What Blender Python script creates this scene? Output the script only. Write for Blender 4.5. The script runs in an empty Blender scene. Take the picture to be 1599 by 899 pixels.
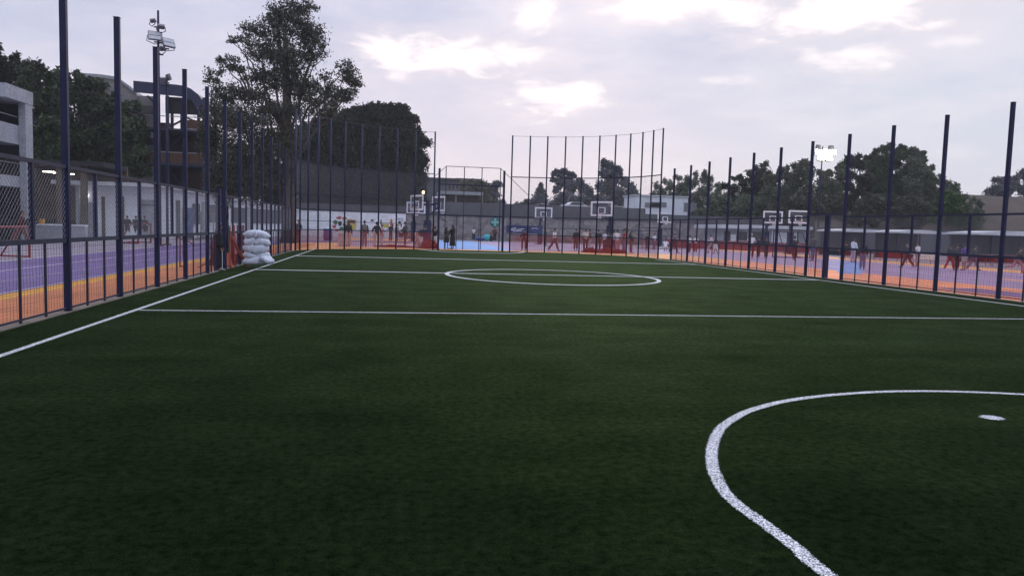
import bpy, bmesh, math, random
import numpy as np
from mathutils import Vector, Matrix, noise as mnoise
R = math.radians
S = bpy.context.scene
COL = S.collection
random.seed(7)

# ------------------------------------------------------------------ camera geometry
F = 1186.8
CAM = Vector((0, 0, 1.62))
FW = Vector((0.16455326, 0.98329777, -0.07776714))
RT = Vector((0.98624559, -0.16277753, 0.02868996))
UP = Vector((-0.01555203, 0.08141853, 0.99655866))

def ray(x, y):
    return FW + RT * ((x - 799.5) / F) - UP * ((y - 449.5) / F)
def gp(x, y, z=0.0):
    d = ray(x, y); return CAM + d * ((z - CAM.z) / d.z)
def pt(x, y, Y):
    d = ray(x, y); return CAM + d * (Y / d.y)
def foot(x, y, Y):
    p = pt(x, y, Y); return Vector((p.x, p.y, 0))

# ------------------------------------------------------------------ tagging helpers
def tag(o, label=None, cat=None, group=None, kind=None):
    if label: o['label'] = label
    if cat: o['category'] = cat
    if group: o['group'] = group
    if kind: o['kind'] = kind
    return o
def empty(name, loc, label, cat, group=None, rz=0.0):
    o = bpy.data.objects.new(name, None); COL.objects.link(o)
    o.location = loc; o.rotation_euler = (0, 0, rz); o.empty_display_size = .2
    return tag(o, label, cat, group)
def wloc(o):
    v = Vector((0, 0, 0))
    while o: v += o.location; o = o.parent
    return v
def kids(o): return [c for c in bpy.data.objects if c.parent == o]
def copy_tree(o, parent=None):
    c = o.copy(); COL.objects.link(c); c.parent = parent
    for ch in kids(o): copy_tree(ch, c)
    return c

# ------------------------------------------------------------------ mesh builder
class MB:
    def __init__(s): s.v = []; s.f = []; s.mi = []; s.m = 0; s.smooth = False; s.uv = None
    def add(s, vs, fs):
        b = len(s.v); s.v += [Vector(q) for q in vs]
        for f in fs: s.f.append([b + i for i in f]); s.mi.append(s.m)
        return s
    def box(s, lo, hi):
        x0, y0, z0 = lo; x1, y1, z1 = hi
        return s.add([(x0,y0,z0),(x1,y0,z0),(x1,y1,z0),(x0,y1,z0),(x0,y0,z1),(x1,y0,z1),(x1,y1,z1),(x0,y1,z1)],
            [(3,2,1,0),(4,5,6,7),(0,1,5,4),(1,2,6,5),(2,3,7,6),(3,0,4,7)])
    def cbox(s, c, w, d, h, rz=0):
        m = Matrix.Rotation(rz, 3, 'Z'); vs = []
        for z in (-h/2, h/2):
            for x, y in ((-w/2,-d/2),(w/2,-d/2),(w/2,d/2),(-w/2,d/2)): vs.append(Vector(c) + m @ Vector((x, y, z)))
        return s.add(vs, [(3,2,1,0),(4,5,6,7),(0,1,5,4),(1,2,6,5),(2,3,7,6),(3,0,4,7)])
    def bar(s, a, b, w, h=None, up=(0, 0, 1)):
        a = Vector(a); b = Vector(b); h = h or w; d = (b - a).normalized(); u = Vector(up)
        if abs(d.dot(u)) > .97: u = Vector((1, 0, 0))
        r = d.cross(u).normalized(); u = r.cross(d)
        vs = [p + r*(sx*w/2) + u*(sz*h/2) for p in (a, b) for sx, sz in ((-1,-1),(1,-1),(1,1),(-1,1))]
        return s.add(vs, [(3,2,1,0),(4,5,6,7),(0,1,5,4),(1,2,6,5),(2,3,7,6),(3,0,4,7)])
    def tube(s, pts, rad, n=8, cap=True):
        pts = [Vector(p) for p in pts]
        if not isinstance(rad, (list, tuple)): rad = [rad] * len(pts)
        b = len(s.v); prev = None
        for i, p in enumerate(pts):
            d = (pts[min(i+1, len(pts)-1)] - pts[max(i-1, 0)]).normalized()
            if prev is None:
                u = Vector((0, 0, 1)) if abs(d.z) < .9 else Vector((1, 0, 0))
                r = d.cross(u).normalized()
            else:
                r = (prev - d * prev.dot(d)).normalized()
            prev = r; u = r.cross(d)
            for k in range(n):
                t = 2*math.pi*k/n; s.v.append(p + (r*math.cos(t) + u*math.sin(t))*rad[i])
        for i in range(len(pts)-1):
            for k in range(n):
                k2 = (k+1) % n
                s.f.append([b+i*n+k, b+i*n+k2, b+(i+1)*n+k2, b+(i+1)*n+k]); s.mi.append(s.m)
        if cap:
            s.f.append([b+k for k in range(n)][::-1]); s.mi.append(s.m)
            s.f.append([b+(len(pts)-1)*n+k for k in range(n)]); s.mi.append(s.m)
        return s
    def wire(s, a, b, r):
        return s.tube([a, b], r, 3, False)
    def ell(s, c, rx, ry, rz, nu=10, nv=7, rot=None):
        c = Vector(c); b = len(s.v)
        for j in range(nv+1):
            ph = math.pi*j/nv
            for i in range(nu):
                th = 2*math.pi*i/nu
                q = Vector((rx*math.sin(ph)*math.cos(th), ry*math.sin(ph)*math.sin(th), rz*math.cos(ph)))
                if rot: q = rot @ q
                s.v.append(c + q)
        for j in range(nv):
            for i in range(nu):
                i2 = (i+1) % nu
                s.f.append([b+j*nu+i, b+(j+1)*nu+i, b+(j+1)*nu+i2, b+j*nu+i2]); s.mi.append(s.m)
        return s
    def prism(s, poly, ext):
        n = len(poly); e = Vector(ext)
        vs = [Vector(p) for p in poly] + [Vector(p) + e for p in poly]
        return s.add(vs, [list(range(n))[::-1], list(range(n, 2*n))] + [[i, (i+1) % n, n+(i+1) % n, n+i] for i in range(n)])
    def build(s, name, mat, parent=None, smooth=False, bevel=0):
        me = bpy.data.meshes.new(name)
        off = wloc(parent) if parent else Vector((0, 0, 0))
        me.from_pydata([v - off for v in s.v], [], s.f)
        for m in (mat if isinstance(mat, (list, tuple)) else [mat]): me.materials.append(m)
        me.polygons.foreach_set('material_index', s.mi)
        if smooth: me.polygons.foreach_set('use_smooth', [True]*len(me.polygons))
        me.update()
        o = bpy.data.objects.new(name, me); COL.objects.link(o)
        if parent: o.parent = parent
        if bevel:
            bm = bmesh.new(); bm.from_mesh(me)
            bmesh.ops.bevel(bm, geom=[e for e in bm.edges if e.calc_face_angle(0) > .7], offset=bevel, segments=2, affect='EDGES', clamp_overlap=True)
            bm.to_mesh(me); bm.free()
        return o

# ------------------------------------------------------------------ materials
def nt(name):
    m = bpy.data.materials.new(name); m.use_nodes = True
    n = m.node_tree.nodes; return m, n, m.node_tree.links, n['Principled BSDF']
def mat(name, col, rough=.6, var=.25, scale=3.0, metal=0, bump=0, bscale=None, spec=.5, fine=None, stretch=None):
    m, n, l, b = nt(name)
    tc = n.new('ShaderNodeTexCoord'); src = tc.outputs['Object']
    if stretch:
        mp = n.new('ShaderNodeMapping'); mp.inputs['Scale'].default_value = stretch
        l.new(src, mp.inputs[0]); src = mp.outputs[0]
    nz = n.new('ShaderNodeTexNoise'); nz.inputs['Scale'].default_value = scale; nz.inputs['Detail'].default_value = 6; nz.inputs['Roughness'].default_value = .65
    l.new(src, nz.inputs['Vector'])
    mr = n.new('ShaderNodeMapRange'); mr.inputs[1].default_value = .3; mr.inputs[2].default_value = .7
    mr.inputs[3].default_value = 1-var; mr.inputs[4].default_value = 1+var
    l.new(nz.outputs[0], mr.inputs[0]); fac = mr.outputs[0]
    if fine:
        n2 = n.new('ShaderNodeTexNoise'); n2.inputs['Scale'].default_value = fine; n2.inputs['Detail'].default_value = 2
        l.new(src, n2.inputs['Vector'])
        m2 = n.new('ShaderNodeMapRange'); m2.inputs[1].default_value = .3; m2.inputs[2].default_value = .7; m2.inputs[3].default_value = .8; m2.inputs[4].default_value = 1.2
        l.new(n2.outputs[0], m2.inputs[0])
        mm = n.new('ShaderNodeMath'); mm.operation = 'MULTIPLY'; l.new(fac, mm.inputs[0]); l.new(m2.outputs[0], mm.inputs[1]); fac = mm.outputs[0]
    mx = n.new('ShaderNodeVectorMath'); mx.operation = 'SCALE'; mx.inputs[0].default_value = col[:3]
    l.new(fac, mx.inputs['Scale']); l.new(mx.outputs[0], b.inputs['Base Color'])
    b.inputs['Roughness'].default_value = rough; b.inputs['Metallic'].default_value = metal; b.inputs['Specular IOR Level'].default_value = spec
    if bump:
        bp = n.new('ShaderNodeBump'); bp.inputs['Strength'].default_value = bump; bp.inputs['Distance'].default_value = .02
        nb = n.new('ShaderNodeTexNoise'); nb.inputs['Scale'].default_value = bscale or scale*6; nb.inputs['Detail'].default_value = 4
        l.new(src, nb.inputs['Vector']); l.new(nb.outputs[0], bp.inputs['Height']); l.new(bp.outputs[0], b.inputs['Normal'])
    return m
def emis(name, col, strength):
    m, n, l, b = nt(name)
    b.inputs['Base Color'].default_value = (.8, .8, .8, 1)
    b.inputs['Emission Color'].default_value = (*col, 1); b.inputs['Emission Strength'].default_value = strength
    return m
def leafmat(name, col, var=.5, col2=None):
    m, n, l, b = nt(name)
    g = n.new('ShaderNodeNewGeometry'); tc = n.new('ShaderNodeTexCoord')
    nz = n.new('ShaderNodeTexNoise'); nz.inputs['Scale'].default_value = .7; nz.inputs['Detail'].default_value = 4
    l.new(tc.outputs['Object'], nz.inputs['Vector'])
    a = n.new('ShaderNodeMath'); a.operation = 'MULTIPLY_ADD'; a.inputs[1].default_value = .38; 
    l.new(g.outputs['Random Per Island'], a.inputs[0]); l.new(nz.outputs[0], a.inputs[2])
    mr = n.new('ShaderNodeMapRange'); mr.inputs[1].default_value = .42; mr.inputs[2].default_value = .98
    l.new(a.outputs[0], mr.inputs[0])
    mx = n.new('ShaderNodeMix'); mx.data_type = 'RGBA'
    mx.inputs[6].default_value = (*[c*(1-var) for c in col], 1)
    c2 = col2 or [c*(1+var) for c in col]
    mx.inputs[7].default_value = (*c2, 1)
    l.new(mr.outputs[0], mx.inputs[0]); l.new(mx.outputs[2], b.inputs['Base Color'])
    b.inputs['Roughness'].default_value = .7; b.inputs['Specular IOR Level'].default_value = .2
    return m

M = {}
M['navy'] = mat('navy paint', (.009, .013, .050), .55, .35, 6, fine=60, bump=.05, spec=.3)
M['navy_dk'] = mat('dark navy paint', (.012, .014, .035), .5, .3, 8)
M['rail'] = mat('weathered navy rail', (.022, .026, .055), .6, .4, 9, spec=.3)
M['wire'] = mat('galvanised wire', (.26, .255, .28), .45, .25, 2, metal=.0)
M['wire_dk'] = mat('coated dark wire', (.028, .016, .035), .5, .3, 5)
M['white'] = mat('white paint', (.72, .72, .74), .5, .10, 2, fine=25)
M['hwhite'] = mat('white enamel', (.8, .8, .82), .35, .06, 4)
M['offwhite'] = mat('white rendered wall', (.76, .795, .85), .8, .10, .6, bump=.2, bscale=15, fine=8)
M['concrete'] = mat('pale concrete', (.34, .36, .40), .85, .18, .8, bump=.3, bscale=12, fine=9)
M['kerb'] = mat('dirty concrete', (.20, .17, .14), .9, .4, 2, bump=.4, bscale=20)
M['grey'] = mat('grey render', (.095, .10, .11), .85, .22, .5, bump=.3, bscale=10)
M['beige'] = mat('beige grey render', (.30, .285, .285), .85, .2, .4, bump=.3, bscale=10)
M['dgrey'] = mat('dark grey render', (.085, .088, .10), .85, .3, .7, bump=.3, bscale=8)
M['dark'] = mat('interior shade tone', (.02, .02, .024), .8, .4, 1)  # shade of open interiors is put into this near black colour
M['brown'] = mat('brown plaster', (.10, .075, .05), .85, .35, .7)
M['black'] = mat('black cloth', (.012, .012, .015), .8, .3, 8)
M['orange'] = mat('orange rubber', (.50, .165, .052), .75, .24, .55, fine=40)
M['orange_r'] = mat('bright orange rubber', (.86, .30, .13), .75, .24, .55, fine=30)
M['yellow'] = mat('yellow rubber', (.58, .27, .018), .75, .12, 1.5, fine=40)
M['purple'] = mat('purple rubber', (.112, .082, .225), .7, .24, .55, fine=40)
M['purple_r'] = mat('lilac rubber', (.29, .225, .375), .7, .24, .55, fine=30)
M['blue'] = mat('blue court', (.13, .30, .62), .7, .24, .55, fine=30)
M['ochre'] = mat('pale orange rubber', (.78, .36, .13), .75, .24, .55)
M['ground'] = mat('mauve paving', (.26, .235, .27), .9, .18, .35, bump=.2, bscale=6, fine=6)
M['terr'] = mat('dry earth', (.070, .052, .040), .95, .35, .3, bump=.4, bscale=3)
M['red'] = mat('red paint', (.20, .02, .028), .5, .3, 5)
M['maroon'] = mat('maroon board', (.22, .055, .075), .6, .3, 1.2)
M['redcloth'] = mat('red woven netting', (.19, .016, .016), .9, .6, 7, bump=.6, bscale=30)
M['orangepl'] = mat('orange plastic', (.75, .17, .07), .45, .2, 4)
M['plank'] = mat('dusty red plank', (.36, .10, .075), .6, .35, 7)
M['sack'] = mat('white woven sack', (.56, .60, .69), .7, .22, 3, bump=.4, bscale=11, fine=60)
M['strap'] = mat('white strap', (.75, .76, .8), .6, .1, 9)
M['trunk'] = mat('bark', (.085, .068, .055), .9, .4, 5, bump=.5, bscale=18)
M['roofw'] = mat('white roof slab', (.54, .56, .59), .6, .15, .8)
M['bluedoor'] = mat('blue door', (.045, .09, .24), .5, .15, 2)
M['bluecan'] = mat('blue canopy sheet', (.007, .012, .048), .45, .2, 1.5)
M['brick'] = mat('red brown brick', (.055, .028, .022), .85, .35, 2.5)
M['wood'] = mat('orange brown boards', (.085, .038, .018), .7, .4, 2, stretch=(6, 6, 1))
M['skin'] = mat('skin', (.30, .17, .11), .55, .1, 8)
M['hair'] = mat('dark hair', (.012, .009, .008), .6, .3, 20)
M['ghair'] = mat('grey hair', (.32, .30, .29), .6, .3, 20)
M['eye'] = mat('dark eye', (.01, .008, .008), .2, .1, 5)
M['shoe'] = mat('shoe', (.25, .22, .22), .6, .5, 6)
M['padblue'] = mat('blue vinyl padding', (.012, .026, .105), .45, .2, 2)
M['teal'] = mat('teal sign', (.02, .15, .15), .4, .1, 2)
M['cyan'] = mat('turquoise cloth', (.05, .42, .45), .7, .2, 6)
M['palegreen'] = mat('pale green panel', (.52, .72, .66), .4, .1, 2)
M['carw'] = mat('white car paint', (.62, .64, .68), .25, .06, 1)
M['glassd'] = mat('dark glass', (.02, .024, .03), .12, .2, 1)
M['tyre'] = mat('tyre rubber', (.018, .018, .018), .8, .2, 6)
M['metal'] = mat('grey steel', (.22, .22, .24), .45, .2, 4, metal=.3)
M['leaf_euc'] = leafmat('eucalyptus leaves', (.062, .070, .052), .5, (.10, .105, .078))
M['leaf_fic'] = leafmat('dark laurel leaves', (.030, .038, .026), .5)
M['leaf_left'] = leafmat('deep green leaves', (.042, .066, .034), .55, (.085, .125, .058))
M['leaf_right_haze'] = leafmat('green leaves', (.105, .130, .085), .5, (.165, .200, .130))  # leaf green lightened: haze over the wood is put into the colour
M['leaf_far_haze'] = leafmat('distant hazed leaves', (.115, .125, .140), .35)  # pale blue grey lift imitates distance haze in the leaf colour
M['leaf_young'] = leafmat('fresh green leaves', (.05, .10, .032), .5, (.09, .16, .05))

def glass_pane():
    m, n, l, b = nt('acrylic sheet')
    t = n.new('ShaderNodeBsdfTransparent'); t.inputs[0].default_value = (.8, .82, .85, 1)
    mx = n.new('ShaderNodeMixShader'); mx.inputs[0].default_value = .18
    nz = n.new('ShaderNodeTexNoise'); nz.inputs['Scale'].default_value = 3
    cr = n.new('ShaderNodeMapRange'); cr.inputs[3].default_value = .12; cr.inputs[4].default_value = .26
    l.new(nz.outputs[0], cr.inputs[0]); l.new(cr.outputs[0], mx.inputs[0])
    b.inputs['Base Color'].default_value = (.25, .27, .3, 1); b.inputs['Roughness'].default_value = .15
    l.new(t.outputs[0], mx.inputs[1]); l.new(b.outputs[0], mx.inputs[2]); l.new(mx.outputs[0], n['Material Output'].inputs[0])
    return m
M['acrylic'] = glass_pane()

def netmat(name, col, cover, pitch):
    """fine woven mesh: square holes, thread width set so that `cover` of the sheet is thread"""
    m, n, l, b = nt(name)
    tc = n.new('ShaderNodeTexCoord'); sp = n.new('ShaderNodeSeparateXYZ'); l.new(tc.outputs['UV'], sp.inputs[0])
    t = 1 - math.sqrt(1-cover); outs = []
    for k in (0, 1):
        a = n.new('ShaderNodeMath'); a.operation = 'DIVIDE'; a.inputs[1].default_value = pitch; l.new(sp.outputs[k], a.inputs[0])
        f = n.new('ShaderNodeMath'); f.operation = 'FRACT'; l.new(a.outputs[0], f.inputs[0])
        c = n.new('ShaderNodeMath'); c.operation = 'LESS_THAN'; c.inputs[1].default_value = t; l.new(f.outputs[0], c.inputs[0]); outs.append(c)
    mxm = n.new('ShaderNodeMath'); mxm.operation = 'MAXIMUM'; l.new(outs[0].outputs[0], mxm.inputs[0]); l.new(outs[1].outputs[0], mxm.inputs[1])
    tr = n.new('ShaderNodeBsdfTransparent'); ms = n.new('ShaderNodeMixShader')
    l.new(mxm.outputs[0], ms.inputs[0]); l.new(tr.outputs[0], ms.inputs[1]); l.new(b.outputs[0], ms.inputs[2]); l.new(ms.outputs[0], n['Material Output'].inputs[0])
    b.inputs['Base Color'].default_value = (*col, 1); b.inputs['Roughness'].default_value = .7
    return m
M['rednet'] = netmat('red debris netting', (.58, .07, .06), .35, .03)
M['rednet_f'] = netmat('bright red debris netting', (.62, .085, .075), .38, .03)
M['rednet_l'] = netmat('thin red netting', (.42, .05, .06), .13, .045)
M['shade'] = netmat('grey shade mesh', (.085, .09, .105), .28, .03)

def uvquad(name, mat_, a, b, z0, z1, parent):
    """upright sheet from a to b (xy), with metre UVs"""
    a = Vector((a[0], a[1], 0)); b = Vector((b[0], b[1], 0)); L = (b-a).length
    off = wloc(parent); me = bpy.data.meshes.new(name)
    me.from_pydata([a+Vector((0,0,z0))-off, b+Vector((0,0,z0))-off, b+Vector((0,0,z1))-off, a+Vector((0,0,z1))-off], [], [(0,1,2,3)])
    uv = me.uv_layers.new(name='UVMap')
    for i, q in enumerate(((0,z0),(L,z0),(L,z1),(0,z1))): uv.data[i].uv = q
    me.materials.append(mat_); o = bpy.data.objects.new(name, me); COL.objects.link(o); o.parent = parent
    return o

# ------------------------------------------------------------------ turf, lines, ground, track
def turf_material():
    m, n, l, b = nt('artificial turf')
    tc = n.new('ShaderNodeTexCoord')
    def noise(scale, det, stretch=None, rough=.6):
        z = n.new('ShaderNodeTexNoise'); z.inputs['Scale'].default_value = scale; z.inputs['Detail'].default_value = det; z.inputs['Roughness'].default_value = rough
        if stretch:
            mp = n.new('ShaderNodeMapping'); mp.inputs['Scale'].default_value = stretch; l.new(tc.outputs['Object'], mp.inputs[0]); l.new(mp.outputs[0], z.inputs['Vector'])
        else: l.new(tc.outputs['Object'], z.inputs['Vector'])
        return z.outputs[0]
    def mr(x, a, b_, c, d):
        q = n.new('ShaderNodeMapRange'); l.new(x, q.inputs[0])
        for i, v in enumerate((a, b_, c, d)): q.inputs[i+1].default_value = v
        return q.outputs[0]
    def mul(a, b_):
        q = n.new('ShaderNodeMath'); q.operation = 'MULTIPLY'; l.new(a, q.inputs[0]); l.new(b_, q.inputs[1]); return q.outputs[0]
    blades = mr(noise(85, 5, None, .8), .36, .64, .18, 1.9)
    tufts = mr(noise(15, 5, None, .75), .33, .67, .45, 1.55)
    patch = mr(noise(.9, 8, None, .7), .32, .68, .74, 1.28)
    seams = mr(noise(1.0, 4, (.10, 1.3, 1)), .3, .7, .86, 1.15)
    f = mul(mul(blades, tufts), mul(patch, seams))
    hue = noise(.9, 3)
    mx = n.new('ShaderNodeMix'); mx.data_type = 'RGBA'; mx.inputs[6].default_value = (.0050, .0106, .0035, 1); mx.inputs[7].default_value = (.0074, .0118, .0045, 1)
    l.new(hue, mx.inputs[0])
    sc = n.new('ShaderNodeVectorMath'); sc.operation = 'SCALE'; l.new(mx.outputs[2], sc.inputs[0]); l.new(f, sc.inputs['Scale'])
    l.new(sc.outputs[0], b.inputs['Base Color'])
    b.inputs['Roughness'].default_value = .9; b.inputs['Specular IOR Level'].default_value = 0
    # fibre flanks: a green lustre that grows towards grazing view, as on any pile
    gl = n.new('ShaderNodeBsdfGlossy'); g2_ = n.new('ShaderNodeVectorMath'); g2_.operation = 'SCALE'; g2_.inputs[0].default_value = (.040, .062, .026); l.new(mul(mul(patch, seams), tufts), g2_.inputs['Scale']); l.new(g2_.outputs[0], gl.inputs['Color']); gl.inputs['Roughness'].default_value = .6
    fr = n.new('ShaderNodeFresnel'); fr.inputs['IOR'].default_value = 1.25; ms = n.new('ShaderNodeMixShader')
    l.new(fr.outputs[0], ms.inputs[0]); l.new(b.outputs[0], ms.inputs[1]); l.new(gl.outputs[0], ms.inputs[2]); l.new(ms.outputs[0], n['Material Output'].inputs[0])
    bp = n.new('ShaderNodeBump'); bp.inputs['Strength'].default_value = .5; bp.inputs['Distance'].default_value = .01
    l.new(blades, bp.inputs['Height']); l.new(bp.outputs[0], b.inputs['Normal'])
    return m
def line_material():
    m, n, l, b = nt('white turf fibres')
    tc = n.new('ShaderNodeTexCoord'); sp = n.new('ShaderNodeSeparateXYZ'); l.new(tc.outputs['UV'], sp.inputs[0])
    nz = n.new('ShaderNodeTexNoise'); nz.inputs['Scale'].default_value = 75; nz.inputs['Detail'].default_value = 4; nz.inputs['Roughness'].default_value = .75; l.new(tc.outputs['Object'], nz.inputs['Vector'])
    ab = n.new('ShaderNodeMath'); ab.operation = 'ABSOLUTE'; l.new(sp.outputs[1], ab.inputs[0])
    # coverage falls at the ragged edge of the tufted strip
    e = n.new('ShaderNodeMapRange'); e.inputs[1].default_value = .45; e.inputs[2].default_value = 1.0; e.inputs[3].default_value = .28; e.inputs[4].default_value = .66; l.new(ab.outputs[0], e.inputs[0])
    gt = n.new('ShaderNodeMath'); gt.operation = 'GREATER_THAN'; l.new(nz.outputs[0], gt.inputs[0]); l.new(e.outputs[0], gt.inputs[1])
    n2 = n.new('ShaderNodeTexNoise'); n2.inputs['Scale'].default_value = 105; n2.inputs['Detail'].default_value = 3; l.new(tc.outputs['Object'], n2.inputs['Vector'])
    c = n.new('ShaderNodeMapRange'); c.inputs[1].default_value = .40; c.inputs[2].default_value = .60; c.inputs[3].default_value = .10; c.inputs[4].default_value = .92; l.new(n2.outputs[0], c.inputs[0])
    v = n.new('ShaderNodeVectorMath'); v.operation = 'SCALE'; v.inputs[0].default_value = (.96, .96, 1); l.new(c.outputs[0], v.inputs['Scale']); l.new(v.outputs[0], b.inputs['Base Color'])
    b.inputs['Roughness'].default_value = .8; b.inputs['Specular IOR Level'].default_value = .2
    bp = n.new('ShaderNodeBump'); bp.inputs['Strength'].default_value = .6; bp.inputs['Distance'].default_value = .01; l.new(n2.outputs[0], bp.inputs['Height']); l.new(bp.outputs[0], b.inputs['Normal'])
    tr = n.new('ShaderNodeBsdfTransparent'); ms = n.new('ShaderNodeMixShader')
    l.new(gt.outputs[0], ms.inputs[0]); l.new(tr.outputs[0], ms.inputs[1]); l.new(b.outputs[0], ms.inputs[2]); l.new(ms.outputs[0], n['Material Output'].inputs[0])
    return m
M['turf'] = turf_material(); M['line'] = line_material(); M['line_far'] = mat('white turf pile', (.60, .60, .60), .9, .3, 30, spec=.1, fine=90)
def pile(o, h=.014):
    q = o.modifiers.new('pile', 'SOLIDIFY'); q.thickness = h; q.offset = 1; return o

def sheet(name, poly, z, m, kind='structure'):
    me = bpy.data.meshes.new(name); me.from_pydata([(x, y, z) for x, y in poly], [], [list(range(len(poly)))])
    me.materials.append(m); o = bpy.data.objects.new(name, me); COL.objects.link(o); o['kind'] = kind; return o
def rect(x0, y0, x1, y1): return [(x0,y0),(x1,y0),(x1,y1),(x0,y1)]
def strip(name, pts, w, z, m, closed=False, uvs=True):
    pts = [Vector((p[0], p[1], 0)) for p in pts]; n = len(pts); vs = []; fs = []; uv = []
    for i, p in enumerate(pts):
        a = pts[(i-1) % n] if closed or i else p; b = pts[(i+1) % n] if closed or i < n-1 else p
        d = (b-a).normalized(); r = Vector((d.y, -d.x, 0))
        vs += [p + r*(w/2) + Vector((0,0,z)), p - r*(w/2) + Vector((0,0,z))]
    for i in range(n if closed else n-1):
        j = (i+1) % n; fs.append((2*i, 2*j, 2*j+1, 2*i+1)); uv += [(i,1),(i+1,1),(i+1,-1),(i,-1)]
    me = bpy.data.meshes.new(name); me.from_pydata(vs, [], fs); u = me.uv_layers.new(name='UVMap')
    for i, q in enumerate(uv): u.data[i].uv = q
    me.materials.append(m); o = bpy.data.objects.new(name, me); COL.objects.link(o); o['kind'] = 'structure'
    return o
def catmull(P, k=10):
    P = [Vector((p[0], p[1], 0)) for p in P]; out = []
    for i in range(len(P)-1):
        a, b, c, d = P[max(i-1,0)], P[i], P[i+1], P[min(i+2,len(P)-1)]
        for t in range(k):
            t /= k; out.append(.5*((2*b)+(c-a)*t+(2*a-5*b+4*c-d)*t*t+(3*b-a-3*c+d)*t**3))
    return out + [P[-1]]

XL, XR = -5.29, 17.35           # side fences
# far rounded corners of the cage, 8 m poles
K = (8.15-1.62)/(8-1.62)
ARC_R = [Vector((x*K, y*K, 0)) for x, y in [(8.49,52.25),(9.69,52.0),(10.86,51.75),(12.03,51.35),(13.08,50.75),(14.07,50.05),(14.93,49.2),(15.62,48.2),(16.1,47.2),(16.4,46.05),(16.62,44.95)]]
ARC_L = [Vector((x*K, y*K, 0)) for x, y in [(-5.08,44.7),(-4.92,45.5),(-4.56,46.4),(-4.06,47.35),(-3.42,48.35),(-2.6,49.35),(-1.6,50.2),(-.51,50.9),(.66,51.5),(1.87,51.95),(3.18,52.25)]]
GATE_A = Vector((3.6, 53.4, 0)); GATE_B = Vector((8.15, 53.35, 0))

sheet('ground', rect(-900, -60, 1400, 1500), -.016, M['ground'])
turf_poly = [(XL, -8), (XR, -8), (XR, 44.7)] + [(p.x, p.y) for p in reversed(ARC_R)] + [(GATE_B.x, GATE_B.y), (GATE_A.x, GATE_A.y)] + [(p.x, p.y) for p in reversed(ARC_L)]
sheet('turf', turf_poly, 0, M['turf'])
# left running track
TZ = -.008
sheet('orange_border', rect(-7.17, -8, XL-.02, 60), TZ, M['orange'])
sheet('yellow_band', rect(-7.66, -8, -7.17, 60), TZ, M['yellow'])
def trackpath(r):
    c = Vector((1.0, 62, 0)); rr = 1.0 - r
    return [Vector((r, -8, 0)), Vector((r, 62, 0))] + [c + Vector((-rr*math.cos(t), rr*math.sin(t), 0)) for t in [R(a) for a in range(10, 91, 10)]] + [Vector((26, 62+rr, 0))]
strip('track', trackpath(-10.33), 5.34, TZ+.003, M['purple'])
for r in (-7.72, -9.17, -10.82, -12.95):
    strip('track_line', trackpath(r), .07 if r < -12 else .055, TZ+.006, M['hwhite'])
# courts beyond the far end
far_orange = [(-7.17, 60), (-5.31, 60), (-5.31, 45.8)] + [(p.x-.02, p.y+.02) for p in ARC_L] + [(GATE_A.x, 53.5), (GATE_B.x, 53.45)] + [(p.x+.02, p.y+.02) for p in ARC_R] + [(22.3, 46), (22.3, 69.2), (0, 69.2), (-4, 67), (-6.5, 63.5)]
sheet('orange_apron', far_orange, TZ, M['ochre'])
sheet('blue_court', rect(3.6, 55.6, 9.6, 88), TZ+.010, M['blue'])
sheet('lilac_court', rect(9.6, 56.4, 22.2, 88), TZ+.010, M['purple_r'])
sheet('lilac_court', rect(-3.4, 57.5, 3.6, 66), TZ+.010, M['purple_r'])
sheet('rose_strip', rect(-4, 80, 3.6, 89), TZ+.010, M['ochre'])
for a, b in (((5.2, 88), (9.6, 62)), ((9.6, 70), (22, 70)), ((9.6, 80), (22, 80))): strip('court_line', [a, b], .09, TZ+.014, M['hwhite'])
# right hand side
sheet('orange_border', rect(XR+.02, -8, 22.3, 46), TZ, M['orange_r'])
sheet('blue_lane', rect(18.75, -8, 20.6, 23.6), TZ+.004, M['purple'])
sheet('lilac_court', rect(22.3, -8, 34.2, 72), TZ, M['purple_r'])
sheet('blue_patch', [(q.x, q.y) for q in (gp(1308,426), gp(1346,428), gp(1348,409), gp(1312,408))], TZ+.002, M['blue'])
sheet('orange_band', rect(26.8, -8, 27.6, 30), TZ+.004, M['ochre'])
sheet('yellow_band', rect(34.2, -8, 37.6, 78), TZ, M['ochre'])
for xx in (24.9, 31.5): strip('court_line', [(xx, -5), (xx, 66)], .08, TZ+.004, M['hwhite'])
# pitch markings
LZ = .004
strip('touchline', [(-4.33, -8), (-4.33, 50.2)], .115, LZ, M['line'])
strip('touchline', [(16.3, -8), (16.3, 44.5)], .125, LZ, M['line_far'])
strip('pitch_line', [(-4.27, 14.2), (16.24, 14.2)], .115, LZ, M['line'])
pile(strip('halfway_line', [(-4.27, 26.45), (16.24, 26.45)], .14, LZ, M['line_far']))
pile(strip('pitch_line', [(-4.27, 37.9), (16.24, 37.9)], .16, LZ, M['line_far']), .018)
pile(strip('centre_circle', [(5.68+3.62*math.cos(t), 25.7+3.95*math.sin(t)) for t in [2*math.pi*i/96 for i in range(96)]], .14, LZ+.002, M['line_far'], True))
arc_px = [(1281,889),(1249,860),(1217,835.5),(1181,809),(1153,789),(1131.6,768),(1116.5,740),(1111,713),(1115.6,687),(1126,668),(1146,653.5),(1171,641),(1220,627.5),(1277,619),(1334,614),(1391,611.3)]
half = [(2.12,.4),(2.15,2.0)] + [(gp(x, y).x, gp(x, y).y) for x, y in arc_px]
D_near = half + [(11.2-x, y) for x, y in reversed(half)]
strip('penalty_arc', catmull(D_near, 6), .108, LZ, M['line'])
halff = [(2.3, 52.6),(2.72,51.2),(3.2,49.9),(3.9,48.9),(4.8,48.45),(5.9,48.25)]
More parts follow.
